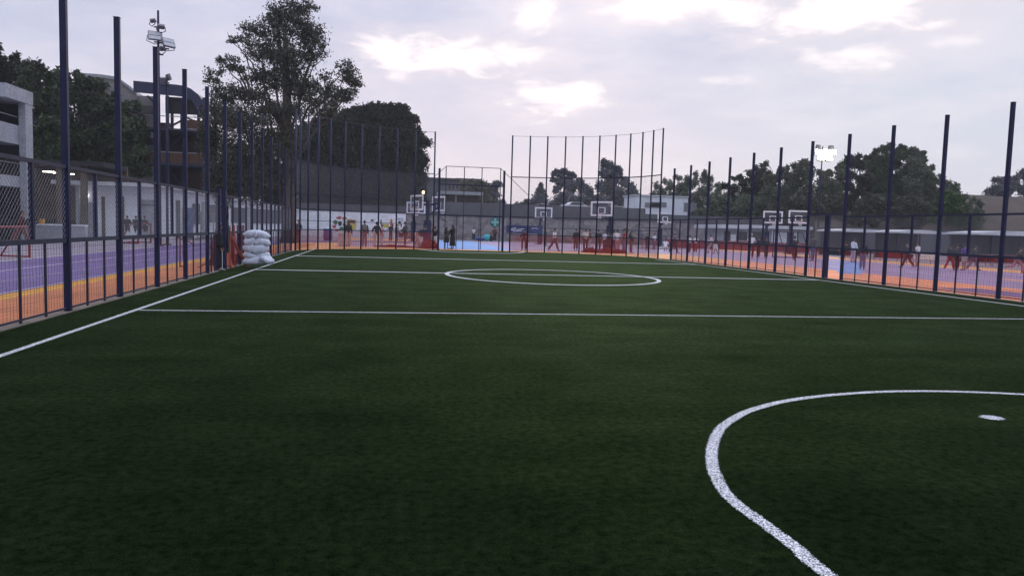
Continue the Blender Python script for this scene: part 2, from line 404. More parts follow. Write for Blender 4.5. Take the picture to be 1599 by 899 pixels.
pile(strip('penalty_arc', catmull(halff + [(11.8-x, y-.5*(i/5.)) for i, (x, y) in enumerate(reversed(halff[:-1]))]), .18, LZ, M['line_far']), .022)
def spot(name, c, rx, ry):
    vs = [(c[0], c[1], LZ)]; uv = []; N = 24
    vs += [(c[0]+rx*math.cos(2*math.pi*i/N), c[1]+ry*math.sin(2*math.pi*i/N), LZ) for i in range(N)]
    fs = [(0, 1+i, 1+(i+1) % N) for i in range(N)]
    me = bpy.data.meshes.new(name); me.from_pydata(vs, [], fs); u = me.uv_layers.new(name='UVMap')
    for i in range(N):
        u.data[3*i].uv = (0,0); u.data[3*i+1].uv = (0,1); u.data[3*i+2].uv = (0,1)
    me.materials.append(M['line']); o = bpy.data.objects.new(name, me); COL.objects.link(o); o['kind'] = 'structure'
spot('penalty_spot', (5.57, 6.11), .13, .11)
spot('centre_spot', (5.68, 26.45), .12, .12)

# ------------------------------------------------------------------ chain-link fences
def chain(a, b, z0, z1, pitch, r, parent, name='chain_link_mesh'):
    """two sets of crossing diagonal wires, clipped to the panel"""
    a = Vector((a[0],a[1],0)); b = Vector((b[0],b[1],0)); L = (b-a).length; e = (b-a)/L; H = z1-z0; mb = MB()
    nrm = Vector((e.y, -e.x, 0))
    k = -H
    while k < L:
        s0, s1 = max(k, 0), min(k+H, L)
        if s1 > s0 + .02:
            mb.wire(a+e*s0+Vector((0,0,z0+s0-k))+nrm*r, a+e*s1+Vector((0,0,z0+s1-k))+nrm*r, r)
            mb.wire(a+e*s0+Vector((0,0,z1-(s0-k)))-nrm*r, a+e*s1+Vector((0,0,z1-(s1-k)))-nrm*r, r)
        k += pitch
    return mb.build(name, M['wire'], parent)
def pickets(a, b, z0, z1, pitch, r, parent, hp=.2, name='square_wire_mesh'):
    a = Vector((a[0],a[1],0)); b = Vector((b[0],b[1],0)); L = (b-a).length; e = (b-a)/L; mb = MB()
    n = max(2, int(L/pitch))
    for i in range(1, n):
        s = L*i/n
        j1, j2 = random.uniform(-.012,.012), random.uniform(-.012,.012)
        p = a+e*s; nn = Vector((e.y,-e.x,0))
        mb.tube([p+Vector((0,0,z0)), p+nn*j1+e*j2+Vector((0,0,(z0*2+z1)/3)), p-nn*j1-e*j2+Vector((0,0,(z0+2*z1)/3)), p+Vector((0,0,z1))], r, 3, False)
    z = z0+hp
    while z < z1-.05:
        mb.wire(a+Vector((0,0,z)), b+Vector((0,0,z)), r*.8); z += hp
    return mb.build(name, M['wire_dk'], parent)

def side_fence(X, ys, root, tall, gate=None, net='rednet', start=0):
    sg = 1 if X > 0 else -1
    for y in ys:
        mb = MB().box((X-.051, y-.051, 0), (X+.051, y+.051, tall)); mb.build('post', M['navy'], root, bevel=.008)
        MB().box((X-.058, y-.058, tall), (X+.058, y+.058, tall+.008)).build('post_cap', M['rail'], root)
    y0, y1 = ys[0], ys[-1]
    for i in range(len(ys)-1):
        a, b = ys[i], ys[i+1]
        if gate is not None and i == gate: continue
        MB().bar((X, a+.056, 2.43), (X, b-.056, 2.43), .06, .06).build('top_rail', M['rail'], root)
        MB().bar((X, a+.056, 1.21), (X, b-.056, 1.21), .05, .075).build('mid_rail', M['rail'], root)
        MB().bar((X, a+.056, .07), (X, b-.056, .07), .03, .03).build('bottom_rail', M['rail'], root)
        m = (a+b)/2
        MB().box((X-.03, m-.035, 1.249), (X+.03, m+.035, 2.399)).build('short_post', M['navy'], root)
        for t in (1/3, 2/3):
            q = a+(b-a)*t
            MB().box((X-.016, q-.017, 0), (X+.016, q+.017, 1.171)).build('picket', M['navy_dk'], root)
        near = b < 26
        chain((X-sg*0+.0, a+.057), (X, b-.057), 1.25, 2.40, (.098 if near else .12), (.0021 if near else .0013), root)
        pickets((X+sg*.02, a+.057), (X+sg*.02, b-.057), .087, 1.17, .105, .0024 if near else .0022, root)
        uvquad('debris_net', M[net], (X+sg*.045, a+.057), (X+sg*.045, b-.057), .09, 1.17, root)

LY = [8.8+2.552*i-.05 for i in range(15)]
fl = empty('perimeter_fence', (XL, LY[0], 0), 'long navy fence with tall bare posts along the left touchline beside the purple track', 'fence', 'tall fences round the pitch')
side_fence(XL, LY, fl, 5.53, gate=6, net='rednet_l')
RY = [8.95+2.551*i for i in range(15)]
fr = empty('perimeter_fence', (XR, RY[0], 0), 'long navy fence with tall bare posts along the right touchline beside the orange strip', 'fence', 'tall fences round the pitch')
side_fence(XR, RY, fr, 5.56, gate=7)
# concrete edging along the fences
for X, s, ys, nm in ((XL, 1, LY, 0), (XR, -1, RY, 1)):
    for i in range(len(ys)-1):
        o = MB().box((X-.10, ys[i]+.01 if i else -8, -.016), (X+.07, ys[i+1], .018)).build('kerb', M['kerb']); o['kind'] = 'structure'

def arc_fence(P, root, rails, chain_top, tall=8.15, netname='rednet_f'):
    for p in P:
        MB().tube([p, p+Vector((0,0,tall))], .052, 8).build('post', M['navy'], root, True)
    for i in range(len(P)-1):
        a, b = P[i], P[i+1]
        e = (b-a).normalized(); a2 = a+e*.055; b2 = b-e*.055
        for z, w in rails:
            MB().bar(a2+Vector((0,0,z)), b2+Vector((0,0,z)), w, w).build('rail', M['rail'], root)
        MB().wire(a+Vector((0,0,tall-.05)), b+Vector((0,0,tall-.05)), .012).build('top_wire', M['wire_dk'], root)
        chain(a2, b2, 1.24, chain_top, .10, .0017, root)
        pickets(a2, b2, .03, 1.18, .125, .006, root, hp=.4)
        o = Vector((e.y, -e.x, 0)); o = o if o.y > 0 else -o
        uvquad('debris_net', M[netname], a2+o*.04, b2+o*.04, .03, 1.18, root)
al = empty('backstop_fence', ARC_L[0], 'curved high backstop fence of navy poles in front of the dark trees', 'fence', 'curved backstop fences')
arc_fence(ARC_L, al, ((1.21,.05),(1.75,.03),(2.45,.05),(3.35,.03),(5.25,.05)), 5.22)
for i in range(len(ARC_L)-2):
    a, b = ARC_L[i], ARC_L[i+1]; e = (b-a).normalized(); o = Vector((e.y,-e.x,0)); o = o if o.y > 0 else -o
    uvquad('shade_mesh', M['shade'], a+o*.06, b+o*.06, 2.5, 5.2, al)
ar = empty('backstop_fence', ARC_R[0], 'curved high backstop fence of navy poles against the open sky', 'fence', 'curved backstop fences')
arc_fence(ARC_R, ar, ((1.21,.05),(1.72,.03),(2.45,.06),(5.25,.06)), 5.22)
# cage piece linking right fence to right arc
# goal opening
g = empty('goal_gateway', GATE_A, 'open navy gateway frame in the middle of the far end, between the two backstops', 'gateway')
for p in (GATE_A, GATE_B): MB().box((p.x-.07, p.y-.07, 0), (p.x+.07, p.y+.07, 5.65)).build('post', M['navy'], g)
u = (GATE_B-GATE_A).normalized()
for z, w in ((4.55,.07),(2.42,.09)):
    MB().bar(GATE_A+u*.075+Vector((0,0,z)), GATE_B-u*.075+Vector((0,0,z)), w).build('crossbar', M['navy'], g)
for px in (712, 747, 779):
    q = GATE_A + u*((foot(px, 388, 53.4)-GATE_A).dot(u)); MB().bar(q, q+Vector((0,0,2.37)), .04).build('upright', M['navy_dk'], g)
chain(GATE_A+u*.08, GATE_B-u*.08, 2.47, 4.51, .11, .0018, g)
g2 = empty('net_frame', (4.0, 55.2, 0), 'thin set back net frame with sloping stays behind the goal gateway', 'net frame')
xs = [pt(px, 300, 55.2).x for px in (696, 724.5, 752, 781)]
for x in xs: MB().tube([(x, 55.2, 0), (x, 55.2, 5.95)], .035, 6).build('upright', M['navy_dk'], g2)
MB().tube([(xs[0]-.03, 55.2, 5.95), (xs[-1]+.03, 55.2, 5.95)], .025, 6).build('top_rail', M['rail'], g2)
MB().tube([(xs[0], 55.2, 5.93), tuple(pt(654, 297, 55.2))], .02, 5).build('stay', M['rail'], g2)
MB().tube([(xs[-1], 55.2, 5.93), tuple(pt(826, 306, 55.2))], .02, 5).build('stay', M['rail'], g2)

# right hand gate inside the fence gap
def gate_right():
    a, b = RY[7], RY[8]; X = XR
    t = empty('fence_gate', (X, a, 0), 'navy double gate with taller lintel set in the right fence, half open', 'gate')
    m = a+(b-a)*.44
    MB().box((X-.08, m-.09, 0), (X+.08, m+.09, 2.50)).build('gate_post', M['navy'], t)
    MB().bar((X, a+.056, 2.54), (X, b-.056, 2.54), .09, .07).build('lintel', M['rail'], t)
    MB().bar((X, a+.056, 1.21), (X, m-.091, 1.21), .05).build('leaf_rail', M['rail'], t)
    MB().bar((X, m+.091, 1.21), (X, b-.056, 1.21), .05).build('leaf_rail', M['rail'], t)
    chain((X, a+.06), (X, m-.1), 1.24, 2.5, .12, .004, t); chain((X, m+.1), (X, b-.06), 1.24, 2.5, .10, .004, t)
    q = (m+b)/2; MB().box((X-.02, q-.022, 0), (X+.02, q+.022, 1.18)).build('picket', M['red'], t)
    pickets((X+.03, m+.1), (X+.03, b-.06), .05, 1.17, .115, .005, t); uvquad('debris_net', M['rednet'], (X+.05, m+.1), (X+.05, b-.06), .05, 1.17, t)
gate_right()
def gate_left():
    a, b = LY[6], LY[7]; X = XL
    t = empty('fence_gate', (X, a, 0), 'open gateway in the left fence beside the red netting and sacks', 'gate')
    m = b-1.05
    MB().box((X-.07, m-.07, 0), (X+.07, m+.07, 2.62)).build('gate_post', M['navy'], t)
    MB().box((X-.07, b-.25, 0), (X+.07, b-.14, 2.60)).build('gate_post', M['navy'], t)
    MB().bar((X, a+.056, 2.43), (X, m-.071, 2.43), .06).build('top_rail', M['rail'], t)
    MB().bar((X, a+.056, 1.21), (X, m-.071, 1.21), .05, .07).build('mid_rail', M['rail'], t)
    for q in (a+.5, a+1.0): MB().box((X-.02, q-.022, 0), (X+.02, q+.022, 1.17)).build('picket', M['navy_dk'], t)
    chain((X, a+.06), (X, m-.08), 1.25, 2.4, .12, .0038, t); pickets((X-.02, a+.06), (X-.02, m-.08), .05, 1.17, .105, .0045, t)
gate_left()

# ------------------------------------------------------------------ people
def fk(pose, h=1.68):
    """joint positions for a pose; faces -Y"""
    s = h/1.7; J = {}
    P = dict(lean=0, drop=0, lh=0, rh=0, lk=0, rk=0, la=5, ra=5, lo=9, ro=9, le=12, re=12, spread=.085, fwd=0, head=0); P.update(pose)
    fwdv = Vector((0, -1, 0))
    def leg(sx, hip, knee):
        hp = Vector((sx*P['spread'], 0, 0)); a = R(hip)
        k = hp + Vector((sx*.012, -math.sin(a)*.43, -math.cos(a)*.43)); a2 = R(hip-knee)
        an = k + Vector((0, -math.sin(a2)*.42, -math.cos(a2)*.42)); toe = an + Vector((sx*.03, -.17*math.cos(R(min(60,max(0,knee-hip)*.5))), -.045))
        return hp, k, an, toe
    legs = {sx: leg(sx, h_, k_) for sx, h_, k_ in ((-1, P['lh'], P['lk']), (1, P['rh'], P['rk']))}
    low = min(min(l[2].z-.085, l[3].z-.03) for l in legs.values())
    base = Vector((0, 0, -low))
    L = R(P['lean']); td = Vector((0, -math.sin(L), math.cos(L))); tf = Vector((0, -math.cos(L), -math.sin(L)))
    J['pelvis'] = base + Vector((0, 0, .03)); J['waist'] = J['pelvis'] + td*.16; J['chest'] = J['pelvis'] + td*.36; J['neck0'] = J['pelvis'] + td*.515
    hd = R(P['lean']*.6 + P['head']); hv = Vector((0, -math.sin(hd), math.cos(hd)))
    J['neck1'] = J['neck0'] + hv*.08; J['head'] = J['neck1'] + hv*.12 + Vector((0,-.02,0)); J['hv'] = hv
    for sx, n_, a_, o_, e_ in ((-1, 'l', P['la'], P['lo'], P['le']), (1, 'r', P['ra'], P['ro'], P['re'])):
        hp, k, an, toe = legs[sx]
        J[n_+'hip'] = hp+base; J[n_+'knee'] = k+base; J[n_+'ank'] = an+base; J[n_+'toe'] = toe+base
        sh = J['pelvis'] + td*.455 + Vector((sx*.175, 0, 0)); J[n_+'sh'] = sh
        def dirv(ang, out):
            d = -td*math.cos(R(ang)) + tf*math.sin(R(ang)); d = d*math.cos(R(out)) + Vector((sx*math.sin(R(out)), 0, 0)); return d.normalized()
        el = sh + dirv(a_, o_)*.285; J[n_+'el'] = el
        inn = P.get('in_', 0)
        wr = el + (dirv(a_+e_, o_-inn))*.25; J[n_+'wr'] = wr; J[n_+'hd'] = (wr-el).normalized()
    for k_ in J:
        if k_ not in ('hv', 'lhd', 'rhd'): J[k_] = J[k_]*s
    return J
def skin(verts, edges, name, sub=1):
    me = bpy.data.meshes.new(name); me.from_pydata([v for v, r in verts], edges, [])
    o = bpy.data.objects.new(name, me); COL.objects.link(o)
    mod = o.modifiers.new('s', 'SKIN')
    for i, (v, r) in enumerate(verts):
        d = me.skin_vertices[0].data[i]; d.radius = (r[0], r[1]) if isinstance(r, tuple) else (r, r); d.use_root = (i == 0)
    sb = o.modifiers.new('b', 'SUBSURF'); sb.levels = sub
    dg = bpy.context.evaluated_depsgraph_get(); ev = o.evaluated_get(dg)
    m2 = bpy.data.meshes.new_from_object(ev); bpy.data.objects.remove(o); bpy.data.meshes.remove(me)
    return m2
def to_mb(me, mb, m=0):
    mb.m = m; mb.add([v.co.copy() for v in me.vertices], [list(p.vertices) for p in me.polygons]); bpy.data.meshes.remove(me)
def chainv(names, J, radii): return [(J[n], r) for n, r in zip(names, radii)]
def tree_skin(J, segs, name):
    idx = {}; vs = []; es = []
    for seg in segs:
        prev = None
        for nm, r in seg:
            key = nm
            if key not in idx:
                idx[key] = len(vs); p = J[nm] if isinstance(nm, str) else nm; vs.append((p, r))
            if prev is not None: es.append((prev, idx[key]))
            prev = idx[key]
    return skin(vs, es, name)
MESH = {}
def body_mesh(key, pose):
    if ('b', key) in MESH: return MESH['b', key], MESH['j', key]
    J = fk(pose)
    segs = [[('pelvis',.105),('waist',.10),('chest',.125),('neck0',.06),('neck1',.052),('head',.06)]]
    for s_ in 'lr':
        segs.append([('pelvis',.105),(s_+'hip',.085),(s_+'knee',.056),(s_+'ank',.038),(s_+'toe',.034)])
        segs.append([('chest',.125),(s_+'sh',.056),(s_+'el',.042),(s_+'wr',.028)])
    mb = MB(); to_mb(tree_skin(J, segs, 'b'), mb)
    hv = J['hv']; rot = Vector((0,0,1)).rotation_difference(hv).to_matrix()
    mb.ell(J['head'], .073, .094, .115, 14, 10, rot)
    mb.add([J['head']+rot@Vector(q) for q in ((-.014,-.088,-.028),(.014,-.088,-.028),(0,-.118,-.024),(0,-.09,.012))], [(0,1,2),(0,2,3),(1,3,2)])
    for sx in (-1, 1): mb.ell(J['head']+rot@Vector((sx*.074, .005, -.01)), .012, .022, .032, 6, 4, rot)
    mb.add([J['head']+rot@Vector(q) for q in ((-.024,-.0925,-.056),(.024,-.0925,-.056),(.018,-.090,-.068),(-.018,-.090,-.068))], [(0,1,2,3)])
    mb.m = 1
    for sx in (-1, 1): mb.ell(J['head']+rot@Vector((sx*.030, -.082, .008)), .012, .008, .008, 6, 4, rot)
    mb.m = 0
    for s_, sx in (('l', -1), ('r', 1)):
        w = J[s_+'wr']; d = J[s_+'hd']; side = Vector((0, -1, 0)); side = (side - d*side.dot(d)); side = side.normalized() if side.length > .1 else Vector((1,0,0)); n_ = d.cross(side)
        mb.ell(w+d*.05, .020, .020, .052, 8, 6, Vector((0,0,1)).rotation_difference(d).to_matrix())
        mb.ell(w+d*.06+side*.012, .016, .016, .045, 8, 6, Vector((0,0,1)).rotation_difference(d).to_matrix())
        for i, ln in enumerate((.075,.085,.08,.062)):
            a = w+d*.085+side*(.026-.018*i); mb.tube([a, a+d*ln*.5-n_*.006*sx, a+d*ln*.9-n_*.03*sx], [.009,.008,.006], 5)
        a = w+d*.035+side*.03; mb.tube([a, a+d*.03+side*.025, a+d*.062+side*.028], [.011,.009,.007], 5)
    me = bpy.data.meshes.new('person'); me.from_pydata(mb.v, [], mb.f); me.materials.append(M['skin']); me.materials.append(M['eye'])
    me.polygons.foreach_set('material_index', mb.mi); me.polygons.foreach_set('use_smooth', [True]*len(me.polygons))
    MESH['b', key] = me; MESH['j', key] = J
    return me, J
def lerp(a, b, t): return a + (b-a)*t
def garment(key, kind, J):
    k = (key, kind)
    if k in MESH: return MESH[k]
    mb = MB(); g = .016
    if kind in ('tee', 'hoodie', 'jacket'):
        lng = 0 if kind == 'tee' else 1; f = .018 if kind == 'tee' else .034
        J2 = dict(J); J2['hem'] = J['pelvis'] + (J['pelvis']-J['waist'])*.35
        segs = [[('hem',.128+f),('pelvis',.122+f),('waist',.112+f),('chest',.134+f),('neck0',.078+f*.6)]]
        for s_ in 'lr':
            if lng: segs.append([('chest',.134+f),(s_+'sh',.066+f*.7),(s_+'el',.052+f*.6),(s_+'wr',.040+f*.3)])
            else:
                J2[s_+'ms'] = lerp(J[s_+'sh'], J[s_+'el'], .72); segs.append([('chest',.134+f),(s_+'sh',.066+f),(s_+'ms',.056+f*.8)])
        to_mb(tree_skin(J2, segs, 'g'), mb)
        if kind == 'hoodie':
            mb.ell(J['neck0']+Vector((0,.085,-.01)), .105, .062, .085, 10, 7)
    elif kind in ('trousers', 'shorts'):
        J2 = dict(J); segs = []; w = .020 if kind == 'trousers' else .03
        for s_ in 'lr':
            if kind == 'trousers':
                J2[s_+'cuff'] = lerp(J[s_+'knee'], J[s_+'ank'], .95)
                segs.append([('pelvis',.118+g),(s_+'hip',.096+g),(s_+'knee',.068+w),(s_+'cuff',.062+w)])
            else:
                J2[s_+'cuff'] = lerp(J[s_+'hip'], J[s_+'knee'], .92); segs.append([('pelvis',.118+g),(s_+'hip',.096+w),(s_+'cuff',.088+w)])
        to_mb(tree_skin(J2, segs, 'g'), mb)
    elif kind in ('skirt', 'longskirt'):
        top = J['pelvis']+Vector((0,0,.08)); dn = .5 if kind == 'skirt' else .8; N = 18
        mid = (J['lknee']+J['rknee'])/2; bot = Vector((mid.x, mid.y, 0))*.6 + Vector((top.x, top.y, 0))*.4
        rings = []
        for t in (0, .15, .4, .7, 1):
            c = lerp(top, Vector((bot.x, bot.y, top.z-dn)), t); rr = .13+.11*t**.7
            rings.append([c+Vector((rr*1.05*math.cos(2*math.pi*i/N)*(1+.07*t*math.sin(5*2*math.pi*i/N)), rr*.9*math.sin(2*math.pi*i/N)*(1+.07*t*math.cos(4*2*math.pi*i/N)), 0)) for i in range(N)])
        mb.add([v for r_ in rings for v in r_], [[j*N+i, j*N+(i+1) % N, (j+1)*N+(i+1) % N, (j+1)*N+i] for j in range(4) for i in range(N)])
    elif kind == 'shoes':
        for s_ in 'lr':
            a, t = J[s_+'ank'], J[s_+'toe']
            mb.tube([a+Vector((0,.055,-.03)), a+Vector((0,.01,-.02)), lerp(a,t,.55)+Vector((0,0,-.012)), t+Vector((0,-.03,0))], [.040,.052,.046,.030], 8)
    elif kind in ('hair', 'longhair', 'cap', 'hood'):
        rot = Vector((0,0,1)).rotation_difference(J['hv']).to_matrix(); c = J['head']
        k_ = 1.09 if kind != 'hood' else 1.2
        nu, nv = 14, 10; b = []
        for j in range(nv+1):
            ph = math.pi*j/nv
            for i in range(nu):
                th = 2*math.pi*i/nu; st = .5+.5*math.sin(th)      # +y = back
                lim = R(62)+R(62)*st; p2 = min(ph, lim)
                q = Vector((.073*k_*math.sin(p2)*math.cos(th), .094*k_*math.sin(p2)*math.sin(th)+.006, .115*k_*math.cos(p2)+.004)); b.append(c+rot@q)
        mb.add(b, [[j*nu+i, (j+1)*nu+i, (j+1)*nu+(i+1) % nu, j*nu+(i+1) % nu] for j in range(nv) for i in range(nu)])
        if kind == 'longhair':
            mb.tube([c+rot@Vector((0,.05,.06)), c+rot@Vector((0,.095,-.03)), c+rot@Vector((0,.125,-.16)), c+Vector((0,.15,-.30)), c+Vector((0,.16,-.44))], [.07,.085,.095,.09,.05], 10)
        if kind == 'cap':
            mb.add([c+rot@Vector(q) for q in ((-.06,-.085,.035),(.06,-.085,.035),(.045,-.165,.02),(-.045,-.165,.02),(-.06,-.085,.047),(.06,-.085,.047),(.045,-.165,.03),(-.045,-.165,.03))], [(3,2,1,0),(4,5,6,7),(0,1,5,4),(1,2,6,5),(2,3,7,6),(3,0,4,7)])
    elif kind == 'backpack':
        c = lerp(J['waist'], J['neck0'], .55)+Vector((0,.19,0)); mb.ell(c, .15, .095, .22, 10, 8)
    me = bpy.data.meshes.new(kind); me.from_pydata(mb.v, [], mb.f); me.materials.append(M['black']); me.polygons.foreach_set('use_smooth', [True]*len(me.polygons))
    MESH[k] = me; return me
POSES = {
 'stand': dict(lh=2, rh=-2, la=2, ra=4),
 'front': dict(la=18, ra=22, le=75, re=70, lo=8, ro=8, in_=35, lh=3, rh=-3),
 'chat': dict(la=12, ra=30, le=30, re=95, in_=15, lh=4, rh=-2, lk=3),
 'walk': dict(lh=26, rh=-20, lk=8, rk=22, la=-22, ra=24, le=14, re=24, lean=4),
 'run': dict(lh=42, rh=-26, lk=42, rk=60, la=-38, ra=40, le=75, re=80, lean=12),
 'up': dict(la=150, ra=150, le=40, re=40, lo=25, ro=25, in_=30),
 'bend': dict(lean=62, lh=8, rh=-4, lk=10, rk=6, la=35, ra=40, le=15, re=15, head=10),
 'crouch': dict(lh=108, rh=100, lk=135, rk=130, lean=28, la=45, ra=50, le=45, re=40),
 'sit': dict(lh=82, rh=78, lk=88, rk=80, lean=6, la=28, ra=30, le=50, re=45),
 'floor': dict(lh=96, rh=92, lk=110, rk=95, lean=12, la=50, ra=46, le=30, re=40),
 'wide': dict(lh=6, rh=-8, spread=.13, la=10, ra=14, lo=22, ro=24, le=40, re=55, in_=20),
}
CM = {}
def cloth(c, nm):
    k = tuple(c)
    if k not in CM: CM[k] = mat(nm, c, .85, .18, 6, bump=.3, bscale=30)
    return CM[k]
C = dict(black=(.013,.013,.017), navy=(.02,.026,.06), grey=(.15,.15,.16), dgrey=(.05,.05,.055), green=(.06,.075,.06), white=(.68,.68,.70), cream=(.55,.50,.46), red=(.30,.03,.045), pink=(.5,.25,.28), maroon=(.075,.014,.02), jeans=(.10,.15,.24), purple=(.13,.05,.30), lilac=(.18,.14,.22), brown=(.12,.05,.04), pale=(.55,.46,.48), lblue=(.35,.42,.55))
GP = 'people gathered round the courts'
def person(x, yt, Y, face, pose, top, bottom, label, hair='hair', haircol='hair', extra=None, h=None, zb=0.0, flip=False, grp=GP):
    """x: pixel column of the feet, yt: pixel row of the head top, Y: distance"""
    me, J = body_mesh(pose, POSES[pose])
    top_z = J['head'].z + .12
    f = pt(x, yt+30, Y); f.z = zb
    hh = h if h else min(max((pt(x, yt, Y).z-zb)/top_z, .84), 1.13)
    o = bpy.data.objects.new('person', me); COL.objects.link(o)
    tag(o, label, 'person', grp)
    o.location = f; o.rotation_euler = (0, 0, R(face)); o.scale = (-hh if flip else hh, hh, hh)
    parts = [(top[0], 'shirt' if top[0] == 'tee' else top[0], cloth(C[top[1]], top[1]+' cloth')), (bottom[0], 'skirt' if 'skirt' in bottom[0] else bottom[0], cloth(C[bottom[1]], bottom[1]+' cloth')), ('shoes', 'shoes', M['shoe'])]
    if hair: parts.append((hair, 'cap' if hair == 'cap' else ('hood' if hair == 'hood' else 'hair'), M[haircol] if haircol in M else cloth(C[haircol], haircol+' cloth')))
    if extra: parts.append((extra, extra, cloth(C['grey'], 'grey cloth')))
    for kind, nm, m in parts:
        gm = garment(pose, kind, J); c = bpy.data.objects.new(nm, gm); COL.objects.link(c); c.parent = o
        c.material_slots[0].link = 'OBJECT'; c.material_slots[0].material = m
    return o
T_, S_, K_ = 'trousers', 'shorts', 'skirt'
# far left and around the left backstop
person(466, 343, 62, 20, 'front', ('jacket','navy'), (T_,'maroon'), 'person in navy jacket alone at the far left corner, before the white wall')
person(544, 345, 56, 190, 'stand', ('jacket','black'), (T_,'pale'), 'person with long dark hair and black top beside the white covered table', 'longhair')
person(569, 344, 55.5, 185, 'stand', ('hoodie','green'), (T_,'lilac'), 'person in grey green hoodie with backpack seen from behind', extra='backpack')
person(588, 346, 56, 180, 'wide', ('jacket','black'), (T_,'pale'), 'broad person in black jacket and pale trousers before the mural wall')
person(596, 350, 58, 60, 'chat', ('tee','pink'), (T_,'pale'), 'person in pale red top turned sideways beside the broad black jacket')
person(610, 349, 76, 10, 'front', ('hoodie','black'), (T_,'black'), 'person all in black standing below the red mural figure')
person(619.5, 350, 74, 200, 'stand', ('tee','grey'), (T_,'grey'), 'person all in grey standing left of the white vest')
person(626, 350, 70, 175, 'stand', ('tee','white'), (S_,'black'), 'person in white top and black shorts in front of the stone wall corner')
person(632.5, 346, 60, 240, 'front', ('hoodie','dgrey'), (T_,'dgrey'), 'person in charcoal hoodie reaching out beside the hoop post')
person(651, 353, 56, 110, 'bend', ('jacket','navy'), (T_,'pale'), 'person in navy jacket bending forward over the red netting heap')
person(657, 366, 55.5, 200, 'crouch', ('tee','pale'), (T_,'pale'), 'person in pale clothes crouching by the red netting heap', h=.98)
person(679, 351, 55.6, 175, 'up', ('tee','black'), (T_,'white'), 'person in black shirt and white trousers with arms raised beside the gateway post', h=.9)
person(697, 354, 55.6, 150, 'front', ('hoodie','green'), (K_,'black'), 'person in dark grey green hoodie and black skirt hugging in the gateway', 'longhair')
person(706.5, 351, 55.8, 210, 'front', ('hoodie','black'), ('longskirt','black'), 'taller person in long black clothes hugging in the gateway', 'longhair')
person(739, 355, 94, 180, 'stand', ('tee','white'), (T_,'navy'), 'person in white shirt far off at the stone wall by the bags')
person(772, 354, 94, 180, 'stand', ('jacket','brown'), (T_,'black'), 'person in dark clothes standing under the green cross sign')
# beyond the right backstop
person(818, 357, 57, 170, 'wide', ('jacket','maroon'), (T_,'maroon'), 'person in maroon tracksuit before the blue padding')
person(841, 360, 84, 160, 'crouch', ('tee','cream'), (T_,'cream'), 'person crouching under the hoop by the blue padding', h=1.0)
person(851.5, 357, 74, 90, 'stand', ('tee','black'), (T_,'maroon'), 'person in black standing behind the fence below the small hoop')
person(865, 356, 57, 100, 'walk', ('tee','white'), (T_,'maroon'), 'person in white sleeve top and maroon trousers walking alone')
person(899, 357, 60, 160, 'stand', ('jacket','black'), (T_,'maroon'), 'person in black jacket at the left end of the group by the tall hoop')
person(914, 357, 57, 185, 'wide', ('tee','cream'), (T_,'black'), 'stocky person in cream shirt and black trousers seen from behind')
person(920.5, 358, 59, 250, 'stand', ('tee','maroon'), (T_,'pale'), 'person in dark maroon top half hidden by the cream shirt')
person(934, 358, 57.5, 180, 'wide', ('tee','black'), (T_,'black'), 'person in black shirt and trousers left of the blue hoop post')
person(944, 360, 60, 110, 'chat', ('tee','white'), (T_,'maroon'), 'person in white shirt talking just left of the blue hoop post')
person(950, 363, 57.5, 200, 'stand', ('jacket','black'), (T_,'black'), 'person in black jacket right against the blue hoop post')
person(958, 359, 59, 180, 'stand', ('tee','lblue'), (T_,'maroon'), 'person in pale blue shirt just right of the blue hoop post')
person(963.5, 358, 57.3, 165, 'chat', ('tee','white'), (T_,'pink'), 'person in white shirt and pink trousers right of the blue hoop post')
person(974, 357, 57, 90, 'stand', ('tee','red'), (T_,'lilac'), 'person in bright red shirt by the tall hoop')
person(985, 361, 57, 80, 'chat', ('jacket','black'), (T_,'brown'), 'person with bushy hair in black jacket right of the red shirt', 'longhair')
person(1010, 364, 66, 130, 'stand', ('jacket','black'), (T_,'navy'), 'person in black jacket inside the dark goal frame')
person(1021, 364, 70, 200, 'stand', ('tee','white'), (T_,'lilac'), 'person in white top standing in the dark goal frame')
person(1038, 372, 64, 150, 'crouch', ('tee','white'), (T_,'cream'), 'person in white crouching near the end of the right fence', h=1.0)
person(1052, 364, 60, 70, 'walk', ('jacket','brown'), (T_,'maroon'), 'person in rust brown top striding along the orange strip')
person(1076, 367, 62, 200, 'stand', ('tee','white'), (T_,'maroon'), 'left one of a pair in white shirts and maroon trousers')
person(1085.5, 367, 62, 160, 'stand', ('tee','white'), (T_,'red'), 'right one of a pair in white shirts, with red trousers')
person(1111, 366, 62, 250, 'run', ('hoodie','pale'), (T_,'pale'), 'person in pale pink clothes running across the lilac court')
person(1117, 371, 60, 200, 'walk', ('tee','dgrey'), (K_,'white'), 'person in a wide white skirt beside the pale pink runner')
# right hand court
person(1172.5, 364, 50, 170, 'wide', ('tee','white'), (T_,'maroon'), 'grey haired person in white shirt and maroon trousers', 'hair', 'ghair')
person(1184, 369, 53, 190, 'stand', ('jacket','black'), (T_,'maroon'), 'person in black behind the grey haired person')
person(1196, 370, 52, 175, 'front', ('jacket','black'), (T_,'maroon'), 'person in black top with folded arms and baggy maroon trousers')
person(1240, 368, 47.5, 160, 'walk', ('tee','black'), (T_,'maroon'), 'person in black shirt and maroon trousers walking before the goal frame')
person(1269, 368, 49, 190, 'stand', ('hoodie','black'), (T_,'jeans'), 'person in black hoodie and jeans alone right of the goal frame')
person(1332, 372, 47, 110, 'chat', ('hoodie','white'), (T_,'pale'), 'person in white hoodie and pale trousers seen through the gate')
person(1347, 376, 36.5, 150, 'stand', ('jacket','black'), (T_,'jeans'), 'person in blue jeans half hidden by the gate post')
